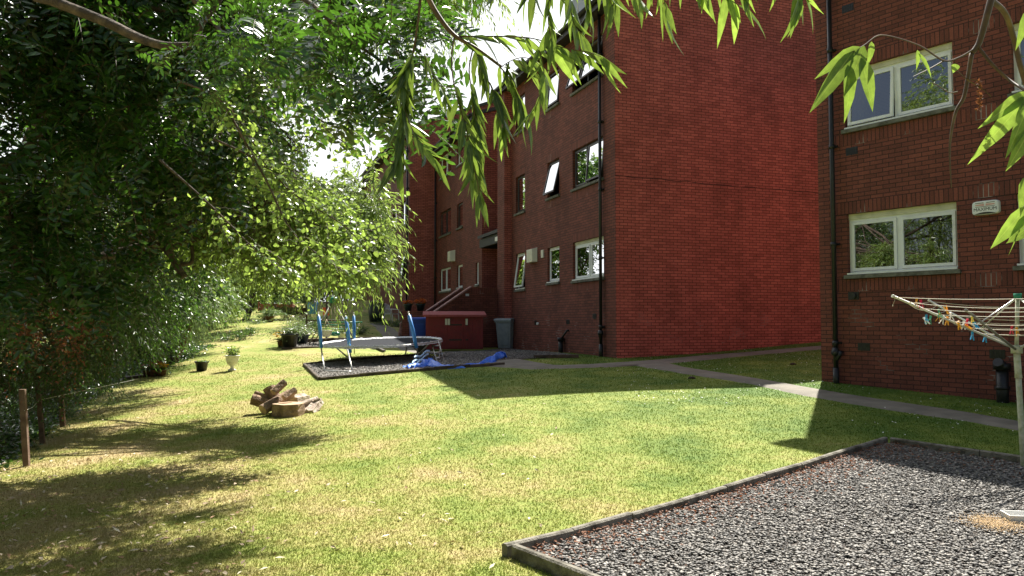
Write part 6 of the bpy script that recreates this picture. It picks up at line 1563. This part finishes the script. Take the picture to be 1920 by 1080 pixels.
for nm, lab, base, top, bl, lm, kd, L, Wd, tb in (
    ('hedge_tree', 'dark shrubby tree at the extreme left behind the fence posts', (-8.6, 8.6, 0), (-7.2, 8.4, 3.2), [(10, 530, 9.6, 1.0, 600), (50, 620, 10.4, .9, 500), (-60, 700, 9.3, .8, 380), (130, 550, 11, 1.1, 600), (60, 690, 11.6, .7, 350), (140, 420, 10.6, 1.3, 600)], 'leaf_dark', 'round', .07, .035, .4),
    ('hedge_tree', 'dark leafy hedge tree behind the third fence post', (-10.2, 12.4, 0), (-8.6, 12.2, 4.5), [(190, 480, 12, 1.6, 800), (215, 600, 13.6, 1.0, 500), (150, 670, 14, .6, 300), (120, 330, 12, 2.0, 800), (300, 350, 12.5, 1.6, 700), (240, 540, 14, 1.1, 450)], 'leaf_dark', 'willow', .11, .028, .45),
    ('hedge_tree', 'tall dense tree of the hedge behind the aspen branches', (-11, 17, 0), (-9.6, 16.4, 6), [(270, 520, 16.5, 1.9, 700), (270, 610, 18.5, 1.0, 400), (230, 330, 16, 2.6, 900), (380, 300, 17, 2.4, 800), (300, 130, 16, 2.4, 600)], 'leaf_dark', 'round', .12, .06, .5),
    ('willow_tree', 'silvery willow spilling over the hedge above the flower pots', (-9.3, 21, 0), (-8.2, 20.4, 5), [(330, 550, 20.5, 1.4, 600), (350, 600, 22, .7, 260), (310, 460, 20, 2.0, 900), (390, 540, 23, 1.1, 450), (290, 620, 21.5, .7, 250)], 'leaf_grey', 'willow', .17, .034, .65),
    ('hedge_tree', 'far green tree where the hedge meets the bank', (-12, 30, 0), (-10.8, 29, 6), [(390, 510, 29, 2.0, 600), (395, 590, 31, 1.0, 260), (400, 400, 28, 3, 800), (470, 480, 30, 2.2, 600), (260, 220, 27, 3.4, 700)], 'leaf_willow', 'round', .2, .09, .5),
    ('tall_tree', 'tall tree at the far left corner of the lawn, mirrored in the lower windows', (-12.5, 36, 0), (-12, 36, 6), [(455, 250, 37, 2.8, 600), (505, 300, 38, 1.6, 300), (500, 480, 37, 2.8, 700), (450, 380, 37, 3.4, 700), (490, 390, 38, 2.2, 400), (400, 300, 34, 2.6, 400)], 'leaf_dark', 'round', .26, .12, .5),
    ('tall_tree', 'tall hazy green tree far behind the hedge', (-17, 48, 0), (-16, 47, 9), [(430, 480, 46, 4, 700), (380, 360, 46, 5, 800), (500, 470, 50, 3.5, 600), (300, 260, 44, 5, 700)], 'leaf_willow', 'round', .32, .15, .45),
    ('tall_tree', 'distant tree behind the far lawn, right of the tall hazy one', (-14, 62, 0), (-14, 62, 8), [(560, 510, 62, 4, 600), (620, 480, 62, 4, 600), (500, 520, 58, 3.5, 500), (660, 500, 64, 3.5, 500)], 'leaf_dark', 'round', .4, .18, .5),
    ('conifer', 'dark conifer clump behind the clipped far hedge', (-15, 50.5, 0), (-15, 50.5, 6), [(455, 540, 50, 1.6, 500), (485, 530, 50, 1.5, 400)], 'leaf_rowan', 'round', .2, .05, .3),
    ('garden_tree', 'leafy tree left of the photographer, mirrored in the windows', (-10.5, 2.2, 0), (-10.3, 2.2, 4), [], 'leaf_willow', 'willow', .16, .045, .5),
    ('garden_tree', 'high leafy tree outside the left edge, mirrored in the upstairs windows', (-12.5, 9, 0), (-12.2, 9, 5), [], 'leaf_willow', 'willow', .17, .045, .5),
    ('garden_tree', 'tall tree beside and behind the photographer, mirrored in the windows', (-8, -5, 0), (-7.5, -5, 4.5), [], 'leaf_willow', 'willow', .18, .05, .5)):
    B = Bs(bl)
    if not bl: B = [((top[0] + random.uniform(-1, 1), top[1] + random.uniform(-2.5, 2.5), z), (2.4, 2.8, 2.0), 1100) for z in (6.5, 8.5, 10.5)] + [((top[0] + random.uniform(-.8, .8), top[1] + random.uniform(-2, 2), z), (2.1, 2.4, 1.6), 420) for z in (1.4, 3.2, 5.2)] + [((top[0], top[1] + 3 * s, 3.4), (1.8, 2, 2.2), 300) for s in (-1, 1)]
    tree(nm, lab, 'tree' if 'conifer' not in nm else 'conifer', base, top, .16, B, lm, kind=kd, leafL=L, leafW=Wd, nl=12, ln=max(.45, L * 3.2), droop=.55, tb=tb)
# withered brown sprays hanging in the left hedge
for lab, cl_ in (('largest withered rust brown spray of leaves, hanging low in the left hedge', ((85, 560, 7.6, .26, 70), (70, 600, 7.6, .2, 46), (55, 530, 7.5, .2, 40))), ('withered brown spray in the hedge right of the largest one', ((150, 590, 8.2, .22, 50), (135, 630, 8.2, .18, 30))),
                 ('small reddish dead spray high beneath the twisted branches', ((275, 395, 7.6, .12, 22), (250, 405, 7.6, .1, 18)))):
    LV, TW = Leaves(), Twigs()
    for px, py, d, r, n in cl_: blob(tuple(W(px, py, d)), (r, r, r * 1.3), n, .22, LV, TW, 'round', .06, .02, 9, 1.6, tb=.5, clumps=5)
    T = thing('dead_spray', W(*cl_[0][:3]), lab, 'dead leaves', 'withered sprays in the hedge'); LV.build('leaves', M['leaf_brown'], T)

# undergrowth on the earth beneath the hedge
edge = [G(*q) for q in ((-120, 960), (0, 900), (60, 866), (120, 806), (180, 756), (240, 716), (330, 688), (385, 662), (420, 645))]
ex = arr([p.x for p in edge]); ey = arr([p.y for p in edge])
o_ = np.argsort(ey); ex, ey = ex[o_], ey[o_]
n = 45000; y = rng.uniform(4, ey.max() - .2, n); xe = np.interp(y, ey, ex); off = .2 + rng.gamma(1.6, .9, n); x = xe - off + rng.normal(0, .12, n)
hmax = np.clip((off - .45) * .4, .02, .6); P = np.stack([x, y, gz(x, y) + rng.uniform(0, 1, n) ** 1.4 * hmax], 1)
LV = Leaves(); LV.add(P, rand_unit(n) * [1, 1, .4], rand_unit(n) * .7 + arr([0, 0, 1]), rng.uniform(.04, .09, n) * (1 + .02 * y), rng.uniform(.02, .045, n) * (1 + .02 * y), np.clip(rng.normal(.4, .2, n), 0, 1))
tag(LV.build('undergrowth', M['leaf_dark']), 'low leafy undergrowth along the foot of the hedge', 'undergrowth', kind='stuff')
yy_ = np.linspace(3, ey.max() - .5, 60); Q = np.stack([np.interp(yy_, ey, ex), yy_], 1)
V = []
for i, (qx, qy) in enumerate(Q):
    for j in range(12):
        xx = qx - .02 + .1 * math.sin(i * 1.3) - j * .7; V.append((xx, qy, gz1(xx, qy) + (.018 if j else -.02)))
I = np.arange(len(V)).reshape(60, 12); F = np.stack([I[:-1, :-1], I[1:, :-1], I[1:, 1:], I[:-1, 1:]], -1).reshape(-1, 4)
tag(np_mesh('soil_strip', arr(V), F, M['earth'], smooth=True), kind='structure')
# clipped far hedge
p = W(485, 575, 47); hz = gz1(p.x, p.y); T = thing('clipped_hedge', (p.x, p.y, hz), 'low clipped hedge across the far end of the lawn', 'hedge'); n = 9000
q = rng.uniform(-1, 1, (n, 3)); ax = rng.integers(0, 3, n); q[np.arange(n), ax] = np.sign(q[np.arange(n), ax]) * rng.uniform(.85, 1.05, n); P = arr(p) * [1, 1, 0] + arr([0, 0, hz + .55]) + q * arr([3.2, .7, .6])
LV = Leaves(); LV.add(P, rand_unit(n), rand_unit(n) * .6 + arr([0, -.3, .8]), rng.uniform(.08, .16, n), rng.uniform(.05, .09, n), np.clip(rng.normal(.5, .25, n), 0, 1)); LV.build('foliage', M['leaf_grey'], T)
# garden plants standing on the bank and in the beds
def clump(px, py, d, r, h, n, leafm, label, kind='willow', L=.12, Wd=.025, flowers=None, cat='plant', name='garden_plant'):
    p = W(px, py, d); p.z = gz1(p.x, p.y); T = thing(name, p, label, cat); LV, TW = Leaves(), Twigs()
    S = arr(p) + rng.normal(0, r * .35, (n, 3)) * [1, 1, .05]; D = rng.normal(0, r * .7, (n, 3)); D[:, 2] = h * rng.uniform(.5, 1.1, n)
    sprays(S, D, np.linalg.norm(D, axis=1), np.full(n, .35), 10, L, Wd, kind, LV, TW, .004, .5); LV.build('foliage', M[leafm], T); TW.build('stems', M['twig'], T)
for a in ((452, 634, 25.5, .3, .55, 40, 'leaf_dark', 'tall thin weeds on the bank right of the black bucket'), (470, 622, 27, .28, .5, 36, 'leaf_dark', 'leafy weeds higher on the bank, by the curved shadow'), (425, 640, 25.5, .4, .45, 46, 'leaf_dark', 'dark clump where the bank meets the hedge'),
          (482, 606, 32, .35, .3, 40, 'leaf_grey', 'low grey cushion plant on the far lawn'), (500, 592, 36, .35, .6, 40, 'leaf_dark', 'spiky dark plant on the far lawn'), (505, 578, 42, .5, .8, 50, 'leaf_dark', 'rounded bush at the end of the far lawn'),
          (560, 620, 29, .6, .9, 80, 'leaf_grey', 'pale shrub behind the swing bed, left side'), (590, 620, 28.5, .5, .8, 70, 'leaf_dark', 'dark green shrub behind the swing bed'), (648, 622, 28, .5, .7, 70, 'leaf_dark', 'low shrub behind the swing ropes'), (672, 628, 28.5, .35, .5, 50, 'leaf_dark', 'small shrub by the paved path'),
          (745, 618, 34, .5, .6, 60, 'leaf_dark', 'shrub at the foot of the white chair'), (718, 614, 35.5, .4, .35, 50, 'leaf_dark', 'low border plants left of the white chair'), (538, 588, 36, .5, 1.1, 70, 'leaf_willow', 'tall bright shrub beyond the variegated tub')):
    clump(*a)
p = G(1165, 1068); clump(1190, 1075, p.y + .05, .07, .05, 34, 'leaf_brown', 'small withered red plant on the gravel at the bottom edge', 'round', .03, .012)
for px, py, lab in ((1297, 710, 'dark clod on the shaded lawn by the path fork'), (1487, 684, 'dark molehill-like clod on the grass between the houses')):
    p = G(px, py); mb = MB(); mb.lathe([(.06, -.02), (.055, .02), (.03, .04), (.01, .045)], p, 9, sx=1.3, smooth=False); tag(mb.build('soil_clod', M['soil'], None, p), lab, 'clod')
